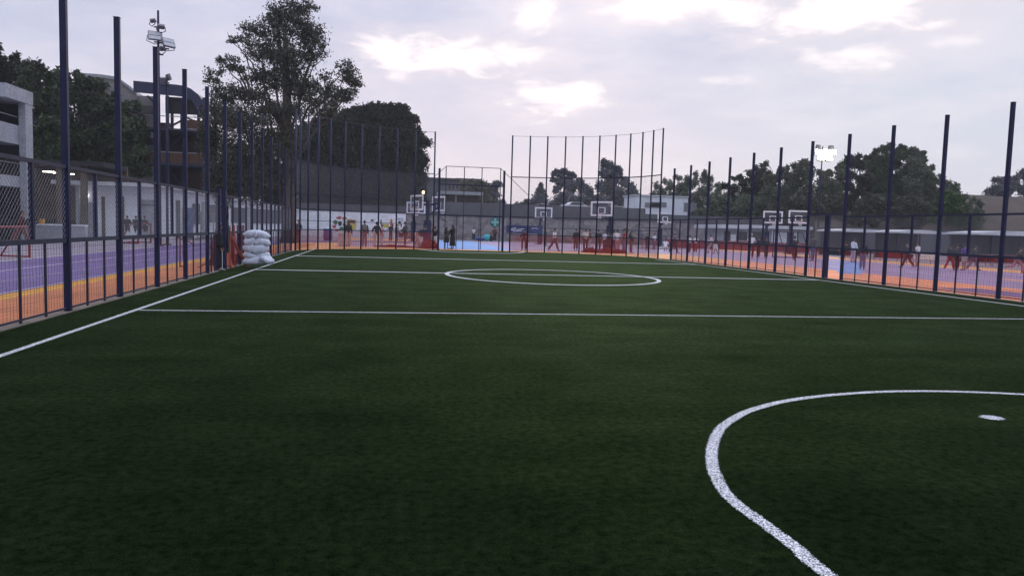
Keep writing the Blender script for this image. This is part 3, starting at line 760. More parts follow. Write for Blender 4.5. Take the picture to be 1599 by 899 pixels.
person(1417, 380, 40, 250, 'walk', ('jacket','black'), (T_,'maroon'), 'person in black jacket and maroon trousers striding left')
person(1432, 378, 42, 200, 'stand', ('tee','white'), (T_,'pink'), 'person in white and pink beside the striding black jacket')
person(1483, 385, 38, 110, 'walk', ('jacket','black'), (T_,'red'), 'person in black jacket and red trousers walking left of the purple shirt')
person(1494, 386, 39, 170, 'stand', ('jacket','dgrey'), (T_,'maroon'), 'person in charcoal jacket between the red trousers and the purple shirt')
person(1505, 385, 38.5, 180, 'stand', ('tee','purple'), (S_,'cream'), 'person in purple shirt and pale shorts')
person(1520, 384, 38.5, 90, 'walk', ('jacket','dgrey'), (T_,'lilac'), 'person in dark jacket and lilac trousers walking right of the purple shirt')
person(1588, 388, 36.5, 70, 'run', ('jacket','black'), (T_,'pink'), 'person in black jacket and pink trousers running at the right edge')
person(1322, 383, 55, 200, 'floor', ('jacket','black'), (T_,'black'), 'person in black sitting on the court behind the white hoodie', h=1.0)
# left side
person(34, 329, 46, 100, 'walk', ('jacket','maroon'), (T_,'brown'), 'person in maroon jacket and brown trousers by the far left concrete building')
person(48, 333, 46, 60, 'chat', ('jacket','black'), (T_,'black'), 'person in black next to the maroon jacket at the far left')
person(342.5, 362, 25.6, 100, 'stand', ('jacket','black'), (T_,'black'), 'person in black cap standing in the left fence gateway', 'cap', 'black')
for x, lb in ((199, 'leftmost of three people in black sitting before the white building'), (212, 'middle one of three people in black sitting before the white building'), (225, 'rightmost of three people in black sitting before the white building')):
    person(x, 347, 62, 170+x % 7*8, 'floor', ('jacket','black'), (T_,'black'), lb, h=1.0, zb=.45)

# ------------------------------------------------------------------ trees
def leaf_mesh(name, clumps, per, size, m, parent, seed, droop=0.0, tuft=26, loose=.42):
    rng = np.random.default_rng(seed); V = []; 
    for (c, rx, ry, rz, dens) in clumps:
        n = int(per*dens); 
        d = rng.normal(size=(n, 3)); d /= np.linalg.norm(d, axis=1)[:, None]
        lump = 1 + .22*np.sin(d[:, :1]*5+seed)*np.cos(d[:, 1:2]*6+c[0]) + .15*np.sin(d[:, 2:3]*9+c[1])
        r = rng.random((n, 1))**.45*lump
        # fine sub-clusters give the crown light and dark tufts
        k = max(6, n//tuft); sub = rng.integers(0, k, n)
        sd = rng.normal(size=(k, 3)); sd /= np.linalg.norm(sd, axis=1)[:, None]; sr = rng.random((k, 1))**.38
        P = d*r*loose + (sd*sr)[sub]*(1.08-loose)*lump
        P = P*np.array([rx, ry, rz]) + np.array(c)
        a = rng.normal(size=(n, 3)); a[:, 2] -= droop; a /= np.linalg.norm(a, axis=1)[:, None]
        b = rng.normal(size=(n, 3)); b = np.cross(a, b); b /= np.linalg.norm(b, axis=1)[:, None]
        L = size*(.6+.8*rng.random((n, 1))); W = L*.5
        q = np.stack([P-a*L*.5, P+b*W*.5, P+a*L*.5, P-b*W*.5], 1); V.append(q.reshape(-1, 3))
    V = np.concatenate(V) - np.array(wloc(parent)); n = len(V)//4
    me = bpy.data.meshes.new(name); me.vertices.add(len(V)); me.vertices.foreach_set('co', V.astype(np.float32).ravel())
    me.loops.add(n*4); me.loops.foreach_set('vertex_index', np.arange(n*4, dtype=np.int32))
    me.polygons.add(n); me.polygons.foreach_set('loop_start', np.arange(0, n*4, 4, dtype=np.int32)); me.polygons.foreach_set('loop_total', np.full(n, 4, dtype=np.int32))
    me.materials.append(m); me.update(calc_edges=True)
    o = bpy.data.objects.new(name, me); COL.objects.link(o); o.parent = parent; return o
def limb(mb, a, b, r0, r1, rng, n=5, wob=.12):
    a = Vector(a); b = Vector(b); L = (b-a).length; pts = []
    for i in range(n+1):
        t = i/n; p = a.lerp(b, t) + Vector((0,0,L*.10*math.sin(math.pi*t)))
        if 0 < i < n: p += Vector((rng.uniform(-1,1), rng.uniform(-1,1), rng.uniform(-1,1)))*L*wob*.5
        pts.append(p)
    mb.tube(pts, [r0+(r1-r0)*i/n for i in range(n+1)], 6)
TG = None
def tree(label, base, zb, clumps_px, Y, per, size, m, seed, name='tree', group=None, trunk_r=.25, droop=0, depth=.8, cat='tree', top=None, limbs=True, tuft=26, loose=.42):
    """clumps_px: (x, y, rx, ry[, density]) in photo pixels on the plane at distance Y"""
    rng = random.Random(seed); s = Y/1187*1.02; cl = []
    for q in clumps_px:
        x, y, rx, ry = q[:4]; dn = q[4] if len(q) > 4 else 1
        c = pt(x, y, Y + rng.uniform(-.5,.5)*rx*s*depth); cl.append((tuple(c), rx*s, rx*s*depth, ry*s, dn*max(.05, rx*ry/225.)))
    f = pt(base, 360, Y); f.z = zb
    t = empty(name, f, label, cat, group)
    leaf_mesh('crown', cl, per, size, m, t, seed, droop, tuft, loose)
    mb = MB(); zt = max(c[0][2] for c in cl)
    tp = Vector(top) if top else Vector((f.x + rng.uniform(-.3,.3), f.y, zb + (zt-zb)*.62))
    mid = f.lerp(tp, .5) + Vector((rng.uniform(-.2,.2), 0, 0))
    mb.tube([f, f.lerp(mid,.15), mid, tp], [trunk_r*1.5, trunk_r*1.1, trunk_r*.8, trunk_r*.4], 8)
    if limbs:
        for ci, c in enumerate(cl):
            if ci % 5 in (1, 3): continue
            cv = Vector(c[0]); k = min(.95, max(.25, (cv.z-zb)/(zt-zb)*.6)); a = f.lerp(tp, k)
            limb(mb, a, cv, trunk_r*.26, trunk_r*.06, rng)
            for _ in range(2):
                e = cv + Vector((rng.uniform(-1,1)*c[1], rng.uniform(-1,1)*c[2], rng.uniform(-.2,1)*c[3]))*.85
                limb(mb, a.lerp(cv, .6), e, trunk_r*.14, trunk_r*.03, rng, 4)
    mb.build('trunk', M['trunk'], t, True)
    return t
def rnd_clumps(x0, x1, y0, y1, n, r, seed, dens=1, shape=1.0):
    """clumps filling a dome-shaped outline: top edge y0 at the middle, bottom y1"""
    g_ = random.Random(seed); out = []; xc = (x0+x1)/2; w = (x1-x0)/2
    for i in range(n):
        u = g_.uniform(-1, 1); top = y0 + (y1-y0)*.62*abs(u)**(2.2*shape)
        v = g_.random()**1.2; y = top + r*.8 + v*(y1-top-r)
        out.append((xc+u*(w-r*.7), y, r*g_.uniform(.75,1.25), r*g_.uniform(.6,1.05), dens))
    return out
def outline_clumps(outline, x0, x1, y1, step, r, seed, dens=1):
    """clumps filling the crown under an uneven top outline given in photo pixels"""
    g_ = random.Random(seed); out = []
    def top(x):
        for (xa, ya), (xb, yb) in zip(outline, outline[1:]):
            if xa <= x <= xb: return ya+(yb-ya)*(x-xa)/(xb-xa)
        return outline[0][1] if x < outline[0][0] else outline[-1][1]
    x = x0+r*.4
    while x < x1:
        t_ = top(x); y = t_+r*.75; first = True
        while y < y1:
            k = g_.uniform(.55,.85) if first else g_.uniform(.85,1.3)
            out.append((x+g_.uniform(-.3,.3)*step, y+(0 if first else g_.uniform(-.35,.35)*step), r*k*g_.uniform(.85,1.2), r*k, dens)); first = False
            y += step*g_.uniform(.75,1.15)
        x += step*g_.uniform(.55,.85)
    return out
# tall eucalyptus, with open limbs
euc = [(455,22,38,24),(430,48,36,24),(478,52,34,26),(392,50,28,14,.8),(372,62,20,9,.7),(410,80,34,22),(450,90,40,28),(490,82,24,26,.7),(440,125,46,26),(395,118,26,16,.6),(362,100,26,16,.7),(330,118,22,14,.6),(345,95,14,8,.5),(385,150,34,20,.8),(350,145,30,20,.9),(470,140,32,28,.8),(505,135,24,22,.7),(538,112,22,20,.8),(552,130,16,20,.8),(525,150,30,18,.8),(548,152,18,12,.6),(500,168,36,20,.7),(440,175,50,24),(380,190,50,26),(345,180,34,30),(330,220,26,40),(365,245,36,42),(410,230,40,40),(450,220,36,36),(345,290,30,36),(400,290,40,34),(445,280,30,40),(425,18,14,14,.6),(480,12,22,14,.7)]
tree('tall eucalyptus with open spreading crown above the left fence', 452, 0, euc, 62, 620, .19, M['leaf_euc'], 11, group='trees round the sports ground', trunk_r=.5, droop=.9, depth=.7, top=pt(446, 60, 62), tuft=34, loose=.30)
# dense dark row
LAUREL = [(440,205),(470,192),(500,178),(540,168),(580,161),(612,158),(640,166),(652,182),(660,208),(664,232),(668,334)]
for i, (x0, x1, y0, sd) in enumerate(((455,512,190,1),(496,548,172,2),(532,580,166,3),(562,612,158,4),(592,640,160,5),(622,662,176,6))):
    cl = outline_clumps(LAUREL, x0, x1, 334, 15, 12, sd, 1.3) + [(x0+(x1-x0)*(.15+.22*k), y0+9+abs(k-1.5)*4+(5 if i == 5 else 0)*k, 4, 10, 4) for k in range(4)]
    tree(('dense dark laurel tree, ' + ('leftmost of', 'second from left in', 'third from left in', 'third from right in', 'second from right in', 'rightmost of')[i] + ' the row behind the left backstop'), (x0+x1)/2, 2.5, cl, 103, 1100, .34, M['leaf_fic'], 40+i, group='dark laurel trees in a row', trunk_r=.25, depth=1.0, limbs=False)
# left trees
LEFTW = [(-70,62),(0,66),(12,86),(22,82),(45,95),(70,108),(88,106),(112,112),(130,110),(150,122),(165,124),(180,152),(186,172),(200,146),(212,165),(228,200)]
tree('tall dark tree cut by the left edge of the picture', 10, 0, outline_clumps(LEFTW, -70, 52, 262, 25, 19, 21, .75), 75, 900, .36, M['leaf_fic'], 21, group='trees by the left buildings', trunk_r=.35, tuft=110, depth=1.1)
tree('dark bushy tree behind the concrete frame building', 62, 0, outline_clumps(LEFTW, 40, 96, 268, 22, 16, 22, .75), 73, 900, .33, M['leaf_left'], 22, group='trees by the left buildings', trunk_r=.3, tuft=110, depth=1.1)
tree('big round green tree in front of the grey hall', 150, 0, outline_clumps(LEFTW, 86, 190, 278, 24, 17, 23, .75), 78, 900, .34, M['leaf_left'], 23, group='trees by the left buildings', trunk_r=.3, tuft=110, depth=1.1)
tree('smaller green tree leaning against the stair tower', 196, 0, outline_clumps(LEFTW, 188, 224, 276, 18, 14, 24, .8), 76, 900, .32, M['leaf_left'], 24, group='trees by the left buildings', trunk_r=.2, tuft=110, depth=1.1)
# dark growth under the eucalyptus
tree('dark undergrowth tree below the eucalyptus', 400, 2.2, rnd_clumps(318, 470, 232, 345, 44, 20, 25, 1.0, 2.5), 108, 1100, .38, M['leaf_fic'], 25, group='trees round the sports ground', trunk_r=.3)
tree('pale trunk tree where left fence meets backstop', 448, 0, [(452,300,10,22,.8),(446,320,9,14,.8)], 70, 400, .3, M['leaf_euc'], 26, group='trees round the sports ground', trunk_r=.3)
# centre distance
tree('rounded tree behind the low roof, right of the red block', 770, 2.5, rnd_clumps(750, 790, 264, 340, 24, 10, 31, 1.5), 150, 1100, .5, M['leaf_far_haze'], 31, group='distant trees beyond the wall', trunk_r=.3)
tree('low broad tree over the flat roofed hut', 730, 2.5, rnd_clumps(704, 776, 280, 340, 36, 11, 32, 1.5, 2), 140, 1000, .5, M['leaf_right_haze'], 32, group='distant trees beyond the wall', trunk_r=.3)
tree('small conical conifer left of the far trees', 844, 2.5, [(845,290,4,6,2),(844,298,8,6,2),(843,306,12,7,2),(842,315,16,8,2),(841,324,19,8,2)], 140, 2600, .5, M['leaf_far_haze'], 33, group='distant trees beyond the wall', trunk_r=.2)
tree('ragged tree with split top above the small hoop', 882, 2.5, [(868,270,8,7,1.6),(880,268,9,7,1.6),(892,273,9,7,1.6),(864,280,7,6,1.4),(878,284,14,11,1.6),(892,290,13,12,1.6),(868,296,8,9,1.2),(905,284,8,8,1.5),(912,296,11,11,1.5),(884,308,18,12,1.6),(908,315,18,12,1.6),(870,318,14,10,1.6)], 140, 1500, .5, M['leaf_far_haze'], 34, group='distant trees beyond the wall', trunk_r=.35)
tree('tallest far tree with pointed top behind the tall hoop', 955, 2.5, [(944,254,7,9,1.6),(952,260,8,10,1.6),(960,264,7,8,1.5),(968,268,7,9,1.5),(943,272,9,10,1.6),(957,280,14,12,1.8),(975,284,9,10,1.6),(985,292,10,9,1.6),(940,292,12,12,1.6),(960,302,20,14,1.8),(988,306,13,12,1.6),(938,314,18,12,1.6),(975,318,22,12,1.8),(922,302,8,10,1.2)], 140, 1500, .5, M['leaf_far_haze'], 35, group='distant trees beyond the wall', trunk_r=.35)
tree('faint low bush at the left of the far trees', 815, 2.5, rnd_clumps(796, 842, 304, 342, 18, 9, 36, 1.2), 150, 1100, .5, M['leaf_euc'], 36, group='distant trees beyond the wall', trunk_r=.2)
# right mass
WOOD = [(1014,306),(1030,280),(1050,267),(1070,273),(1095,261),(1110,274),(1130,292),(1145,272),(1165,268),(1180,256),(1195,249),(1205,263),(1215,258),(1240,251),(1262,245),(1278,262),(1300,263),(1315,245),(1335,236),(1355,240),(1375,226),(1395,221),(1420,225),(1440,233),(1455,252),(1470,276),(1490,283),(1505,298),(1532,310)]
rm = [('light green tree above the white cabin',1046,1016,1080,268,134,'leaf_right_haze'),
      ('round green tree just right of the white cabin',1095,1070,1124,262,128,'leaf_right_haze'),
      ('dark slim tree behind the middle fence posts',1150,1132,1172,272,112,'leaf_fic'),
      ('dark tree with upright top, left of the lit floodlight',1187,1168,1208,250,110,'leaf_fic'),
      ('broad green tree below and left of the lit floodlight',1230,1190,1262,248,100,'leaf_right_haze'),
      ('green tree directly behind the lit floodlight',1282,1250,1318,262,98,'leaf_right_haze'),
      ('large rounded dark tree right of the lit floodlight',1345,1304,1392,230,102,'leaf_fic'),
      ('highest broad tree on the right with bumpy crown',1405,1360,1452,222,98,'leaf_left'),
      ('sloping green tree at the right end of the wood',1452,1418,1490,268,92,'leaf_right_haze'),
      ('low shrubby tree on the brown bank',1500,1470,1532,300,88,'leaf_right_haze')]
for i, (lb, b, x0, x1, y0, Y, lm) in enumerate(rm):
    cl = outline_clumps(WOOD, x0, x1, 350, 15, 11, 60+i, 1.0)
    tree(lb, b, 2.5 if i < 9 else 3, cl, Y, 1250, .31, M[lm], 60+i, group='wood on the right behind the courts', trunk_r=.3, limbs=(i % 2 == 0))
tree('young bright green tree by the second tall post from the right', 1480, 2.0, rnd_clumps(1448, 1516, 292, 348, 30, 12, 81, 1.2), 80, 900, .36, M['leaf_young'], 81, group='wood on the right behind the courts', trunk_r=.15)
tree('lone grey green tree at the right edge on the skyline', 1575, 3, rnd_clumps(1536, 1630, 258, 316, 30, 13, 82, 1.0), 118, 700, .42, M['leaf_far_haze'], 82, group='wood on the right behind the courts', trunk_r=.3)
for i, (lb, x0, x1, y0, Y) in enumerate((('low thicket under the wood, behind the far right fence', 1085, 1200, 300, 100), ('low thicket behind the paired backboards', 1190, 1330, 302, 94), ('low thicket below the highest broad tree', 1320, 1460, 302, 90))):
    tree(lb, (x0+x1)/2, 2.5, rnd_clumps(x0, x1, y0, 356, 50, 14, 90+i, 1.0, 4), Y, 700, .36, M['leaf_euc'] if i else M['leaf_right_haze'], 90+i, name='thicket', cat='bush', group='thickets under the wood', trunk_r=.12, limbs=False)

# ------------------------------------------------------------------ walls and far buildings
WY = 96.0
def wx(px, y=350, Y=WY): return pt(px, y, Y).x
def wz(px, y, Y=WY): return pt(px, y, Y).z
def stone_material():
    m, n, l, b = nt('rubble stone')
    tc = n.new('ShaderNodeTexCoord'); v = n.new('ShaderNodeTexVoronoi'); v.inputs['Scale'].default_value = 1.5
    mp = n.new('ShaderNodeMapping'); mp.inputs['Scale'].default_value = (1, 1, 1.4); l.new(tc.outputs['Object'], mp.inputs[0]); l.new(mp.outputs[0], v.inputs['Vector'])
    v2 = n.new('ShaderNodeTexVoronoi'); v2.feature = 'DISTANCE_TO_EDGE'; v2.inputs['Scale'].default_value = 1.5; l.new(mp.outputs[0], v2.inputs['Vector'])
    cr = n.new('ShaderNodeValToRGB'); cr.color_ramp.elements[0].color = (.13, .12, .13, 1); cr.color_ramp.elements[1].color = (.32, .29, .29, 1)
    sp = n.new('ShaderNodeSeparateColor'); l.new(v.outputs['Color'], sp.inputs[0]); l.new(sp.outputs[0], cr.inputs[0])
    mr = n.new('ShaderNodeMapRange'); mr.inputs[1].default_value = 0; mr.inputs[2].default_value = .06; l.new(v2.outputs[0], mr.inputs[0])
    mx = n.new('ShaderNodeMix'); mx.data_type = 'RGBA'; mx.inputs[6].default_value = (.24, .235, .24, 1); l.new(mr.outputs[0], mx.inputs[0]); l.new(cr.outputs[0], mx.inputs[7])
    l.new(mx.outputs[2], b.inputs['Base Color']); b.inputs['Roughness'].default_value = .9
    bp = n.new('ShaderNodeBump'); bp.inputs['Strength'].default_value = .6; bp.inputs['Distance'].default_value = .08; l.new(v2.outputs[0], bp.inputs['Height']); l.new(bp.outputs[0], b.inputs['Normal'])
    return m
M['stone'] = stone_material()
w = empty('stone_wall', (wx(633), WY, 0), 'long rubble stone retaining wall across the far side of the courts', 'wall')
MB().box((wx(634), WY, -.1), (wx(1330), WY+.7, 3.0)).build('stonework', M['stone'], w)
MB().box((wx(634), WY-.12, 3.003), (wx(1330), WY+.75, 3.2)).build('coping', M['dgrey'], w)
pw = empty('parapet_wall', (wx(634), WY+1, 3.2), 'grey rendered parapet above the rubble stone wall', 'wall')
MB().box((wx(634), WY+.76, 2.6), (wx(1010), WY+1.1, wz(820, 319))).build('wall', M['grey'], pw)
MB().box((wx(1010)+.003, WY+.78, 2.6), (wx(1330), WY+1.12, wz(1100, 337))).build('wall', M['grey'], pw)
ww = empty('mural_wall', (wx(440), WY, 0), 'white wall with painted murals at the far left end of the courts', 'wall')
ztop = wz(550, 331)
MB().box((wx(452), WY-.3, -.1), (wx(633.5), WY+.3, ztop)).build('wall', M['offwhite'], ww)
MB().box((wx(452), WY-.35, ztop+.003), (wx(633.5), WY+.35, ztop+.9)).build('upper_band', M['dgrey'], ww)
def mural(polys, name='mural_panel'):
    mb = MB(); mats = []
    for poly, m in polys:
        if m not in mats: mats.append(m)
        mb.m = mats.index(m); P = [pt(x, y, WY-.32-.004*len(mb.f)/6) for x, y in poly]; mb.prism(P, (0, -.004, 0))
    mb.build(name, mats, ww)
CMX = {k: mat('mural '+k, c, .7, .3, 3) for k, c in dict(red=(.45,.06,.05), green=(.06,.16,.07), black=(.03,.03,.035), yellow=(.55,.42,.10), brown=(.14,.07,.06), orange=(.6,.14,.05), cream=(.5,.45,.3)).items()}
def blob(x, y, rx, ry, s, n=11):
    g_ = random.Random(s); return [(x+rx*math.cos(-2*math.pi*i/n)*g_.uniform(.65,1.1), y+ry*math.sin(-2*math.pi*i/n)*g_.uniform(.65,1.1)) for i in range(n)]
mural([(blob(530,340,5,2.5,1),CMX['red']),(blob(538,341,4,3,2),CMX['red']),(blob(524,347,4,4,3),CMX['green']),(blob(531,349,4,4,4),CMX['black']),(blob(522,354,3,3,5),CMX['red']),(blob(534,357,5,3,6),CMX['green']),(blob(526,359,5,2,7),CMX['red']),(blob(538,351,3,4,8),CMX['black'])])
mural([([(541,342),(541,358),(556,358.5),(556,343)],CMX['yellow']),([(541.5,350),(541.5,358),(550,358),(549,351)],CMX['brown']),([(543,343),(543,348),(554,349),(555,344)],CMX['brown'])])
mural([(blob(581,344,3,2,9),CMX['black']),([(596,349),(596,355),(607,355.5),(607,349.5)],CMX['yellow']),(blob(611,345,2.2,4,10),CMX['orange']),(blob(612,353,3.2,5,11),CMX['red']),([(594,343),(594,350),(596,350),(596,343)],CMX['black'])])
mural([([(620,342),(620,343),(625,341.6),(630,343.4),(630,342.4),(625,340.6)],CMX['black']),(blob(624,348,3,2.5,12),CMX['black']),(blob(622.5,351,2,3,13),CMX['cream']),([(622,344.5),(622,345.3),(629,345.6),(629,344.8)],CMX['black'])])
# green cross sign
t = empty('cross_sign', pt(773, 347, WY-.1), 'round teal sign with a pale cross on the stone wall', 'sign')
mb = MB(); c = pt(773, 347, WY-.06); mb.tube([c, c+Vector((0,-.06,0))], .64, 8); mb.build('plate', M['teal'], t)
mb = MB(); mb.box((c.x-.14, c.y-.072, c.z-.5), (c.x+.14, c.y-.063, c.z+.5)); mb.box((c.x-.5, c.y-.078, c.z-.14), (c.x+.5, c.y-.074, c.z+.14)); mb.build('cross', mat('dull aqua', (.22,.46,.44), .5, .1, 3), t)
# raised ground behind the wall
me_terr = MB().box((-60, WY+1.3, -.5), (160, 420, 2.5)); o = me_terr.build('terrace_ground', M['terr']); o['kind'] = 'structure'
# brown bank on the right
mb = MB(); N = 24
for i in range(N):
    px = 1270+ i*22; b0 = pt(px, 372, 82); b1 = pt(px, 330 if i < 8 else 306+2*math.sin(i), 98); b2 = pt(px, 330 if i < 8 else 307, 150); b0.z = -.1
    mb.v += [b0, b0.lerp(b1,.5)+Vector((0,-.6,.4*math.sin(i*1.7))), b1, b2]
for i in range(N-1):
    for k in range(3): mb.f.append([4*i+k, 4*i+4+k, 4*i+5+k, 4*i+1+k]); mb.mi.append(0)
o = mb.build('earth_bank', M['terr'], smooth=True); o['kind'] = 'structure'

# cars on the raised road
def car(label, px, Y, zb, rz):
    t = empty('parked_car', (0,0,0), label, 'car', 'cars parked beyond the parapet')
    prof = [(-2.1,.35),(-2.15,.75),(-1.95,.95),(-1.35,1.0),(-.75,1.42),(.75,1.45),(1.45,1.02),(2.0,.9),(2.15,.6),(2.1,.35)]
    MB().prism([(x, -.82, z) for x, z in prof][::-1], (0, 1.64, 0)).build('body', M['carw'], t, bevel=.06)
    for sy in (-1, 1):
        MB().prism([(x, sy*.825, z) for x, z in ((-1.2,1.0),(-.7,1.36),(.7,1.38),(1.25,1.02))], (0, sy*.01, 0)).build('side_window', M['glassd'], t)
    MB().prism([(1.40,-.7,1.08),(1.40,.7,1.08),(.85,.62,1.43),(.85,-.62,1.43)], (.03,0,.03)).build('windscreen', M['glassd'], t)
    for x in (-1.35, 1.35):
        for sy in (-1, 1):
            MB().tube([(x, sy*.62, .32), (x, sy*.84, .32)], .32, 14).build('wheel', M['tyre'], t)
    f = pt(px, 330, Y); t.location = (f.x, f.y, zb); t.rotation_euler = (0,0,rz); return t
car('white car roof showing between the street lamps beyond the parapet', 897, 112, 4.4, R(8))
car('white car roof beyond the parapet, left of the white cabin', 962, 112, 4.0, R(-4))
car('white car roof behind the mural wall corner', 631, 112, 3.6, R(5))
# raised road under them
o = MB().box((-20, 104, 2.5), (60, 122, 3.55)).build('road', M['dgrey']); o['kind'] = 'structure'
# street lamps
def slamp(label, px, ytop, arm_px, Y):
    f = pt(px, 340, Y); zt = pt(px, ytop, Y).z; ax = pt(arm_px, ytop, Y).x
    t = empty('street_lamp', (f.x, f.y, 3.5), label, 'street lamp', 'street lamps beyond the wall')
    dx = ax-f.x
    MB().tube([(f.x,f.y,3.5),(f.x,f.y,zt-1.2),(f.x+dx*.12,f.y,zt-.45),(f.x+dx*.4,f.y,zt-.1),(ax,f.y,zt)], [.09,.075,.06,.055,.05], 7).build('pole', M['metal'], t, True)
    MB().ell((ax+dx*.08, f.y, zt-.03), .42, .16, .09, 10, 6).build('lamp_head', M['metal'], t, True)
slamp('curved street lamp nearest the tall hoop', 886, 302, 908, 118)
slamp('curved street lamp behind the small hoop', 856, 307, 868, 118)
slamp('short curved street lamp at the left of the far trees', 832, 318, 846, 118)
# white cabin
t = empty('white_cabin', (wx(1030,320,118), 118, 3), 'white flat roofed cabin beyond the stone wall', 'building')
x0, x1 = wx(992,320,118), wx(1074,320,118); zb_, zt_ = 2.5, wz(1030, 307, 118)
MB().box((x0, 118, zb_), (x1, 124, zt_)).build('wall', M['offwhite'], t)
MB().box((x0-.2, 117.8, zt_+.003), (x1+.2, 124.2, zt_+.2)).build('roof', M['roofw'], t)
for a, b, c_, d in ((1000,316,1007,324),(1010,315,1017,323),(1052,316,1068,330)):
    MB().box((wx(a,c_,118), 117.95, wz(a,d,118)), (wx(c_,b,118), 117.99, wz(a,b,118))).build('window', M['metal'], t)
for px in (1000, 1032, 1052): MB().box((wx(px,320,118)-.05, 117.93, zb_), (wx(px,320,118)+.05, 117.985, zt_-.3)).build('pilaster', M['grey'], t)
# buildings at the left of the gateway
t = empty('grey_hall', (wx(650,310,125), 125, 2.5), 'plain grey flat building behind the paired hoops', 'building')
MB().box((wx(618,310,125), 125, 2.4), (wx(716,310,125), 140, wz(660,280,125))).build('wall', M['grey'], t)
MB().box((wx(617,310,125), 124.8, wz(660,280,125)+.003), (wx(717,310,125), 140.2, wz(660,279,125)+.25)).build('roof', M['dgrey'], t)
for px in (702, 708, 714): MB().box((wx(px-1.5,290,125), 124.95, wz(px,295,125)), (wx(px+1.5,290,125), 124.99, wz(px,288,125))).build('window', M['glassd'], t)
t = empty('red_block', (wx(725,285,165), 165, 2.5), 'small dark red building top above the hut', 'building')
MB().box((wx(713,285,165), 165, 2.4), (wx(752,285,165), 172, wz(725,281,165))).build('wall', M['maroon'], t)
MB().box((wx(712,285,165), 164.8, wz(725,281,165)+.003), (wx(753,285,165), 172.2, wz(725,280,165)+.2)).build('roof', M['dgrey'], t)
t = empty('brick_hut', (wx(720,315,112), 112, 3), 'brown hut with wide pale roof edge above the stone wall', 'building')
MB().box((wx(688,315,112), 113.5, 2.4), (wx(750,315,112), 119, wz(720,303,112))).build('wall', M['brick'], t)
MB().box((wx(687,315,112), 112, wz(720,304,112)), (wx(754,315,112), 119.5, wz(720,299,112))).build('roof', M['concrete'], t)
for px in (688, 712, 752.5): MB().box((wx(px,315,112)-.09, 112.1, 3.55), (wx(px,315,112)+.09, 112.28, wz(720,304,112)-.003)).build('column', M['metal'], t)
for px in (733, 742): MB().box((wx(px-3,315,112), 113.4, 3.2), (wx(px+3,315,112), 113.48, wz(720,309,112))).build('window', M['dark'], t)
for px, lb in ((712, 'pale green tilted lamp panel on a post in front of the brown hut'), (765, 'pale green tilted lamp panel right of the brown hut')):
    c = pt(px, 320.5 if px < 750 else 325, 104); t = empty('tilted_light', (c.x, c.y, 3.55), lb, 'lamp panel', 'pale green lamp panels')
    MB().prism([c+Vector(q) for q in ((-.55,0,.35),(.5,0,.15),(.55,.1,-.3),(-.3,.1,-.32))], (.05,.22,.03)).build('panel', M['palegreen'], t)
    MB().tube([(c.x, c.y+.2, 3.4), (c.x, c.y+.2, c.z+(1.2 if px < 750 else .1))], .045, 6).build('post', M['metal'], t)

# low buildings and shelters on the right
def wb(x0, y0, x1, y1, Y, d): # box from photo rectangle
    a = pt(x0, (y0+y1)/2, Y); b = pt(x1, (y0+y1)/2, Y); xm = (x0+x1)/2
    return (a.x, Y, pt(xm, y1, Y).z), (b.x, Y+d, pt(xm, y0, Y).z)
t = empty('changing_block', foot(1190, 385, 86), 'low grey block with white roof slab and white door behind the goal frame', 'building')
lo, hi = wb(1130, 357, 1264, 390, 86, 6); MB().box((lo[0], 86, -.1), (hi[0], 92, hi[2])).build('wall', M['concrete'], t)
lo, hi = wb(1126, 351, 1168, 357, 84.6, 8); MB().box(lo, hi).build('roof', M['roofw'], t)
lo, hi = wb(1168, 352.5, 1270, 357.5, 84.7, 8); MB().box((lo[0]+.003, lo[1], lo[2]), hi).build('roof', M['roofw'], t)
lo, hi = wb(1205, 360, 1246, 383, 85.9, .06); MB().box(lo, hi).build('door', M['offwhite'], t)
lo, hi = wb(1141, 366, 1149, 381, 85.9, .06); MB().box(lo, hi).build('door', M['lb'] if 'lb' in M else M['offwhite'], t)
for a, b in ((1151,1167),(1174,1190)):
    lo, hi = wb(a, 362, b, 375, 85.9, .05); MB().box(lo, hi).build('window', M['glassd'], t)
lo, hi = wb(1131, 361, 1140, 384, 85.9, .05); MB().box(lo, hi).build('recess_shade', M['dark'], t)  # flat dark panel, the shade of a recess is painted as its colour
def shelter(label, x0, x1, yt, yb, Y):
    t = empty('shelter', foot((x0+x1)/2, 395, Y), label, 'shelter', 'white roofed shelters')
    a = pt(x0, yt, Y); b = pt(x1, yt, Y); z1 = pt((x0+x1)/2, yt, Y).z; z0 = pt((x0+x1)/2, yb, Y).z
    mb = MB(); n = 8
    top = [(a.x+(b.x-a.x)*i/n, z0+(z1-z0)*(.45+.55*math.sin(math.pi*i/n))) for i in range(n+1)]
    mb.prism([(x, Y-1.6, z) for x, z in [(a.x, z0)]+top+[(b.x, z0)]][::-1], (0, 3.6, 0)); mb.build('roof', M['roofw'], t)
    for x in (a.x+.35, (a.x+b.x)/2, b.x-.35):
        for yy in (Y-1.3, Y+1.6): MB().tube([(x, yy, -.02), (x, yy, z0-.003)], .06, 8).build('post', M['navy_dk'], t)
    MB().box((a.x+.2, Y+1.72, -.02), (b.x-.2, Y+1.82, z0-.004)).build('back_panel', M['dgrey'], t)
    MB().box((a.x+.5, Y+1.1, .42), (b.x-.5, Y+1.5, .47)).build('bench', M['metal'], t)
shelter('left one of three white roofed shelters, partly behind the gate', 1294, 1372, 357.5, 362.5, 66)
shelter('middle one of three white roofed shelters', 1384, 1458, 359, 364.5, 60)
shelter('right one of three white roofed shelters, cut by the picture edge', 1505, 1640, 361, 368, 55)
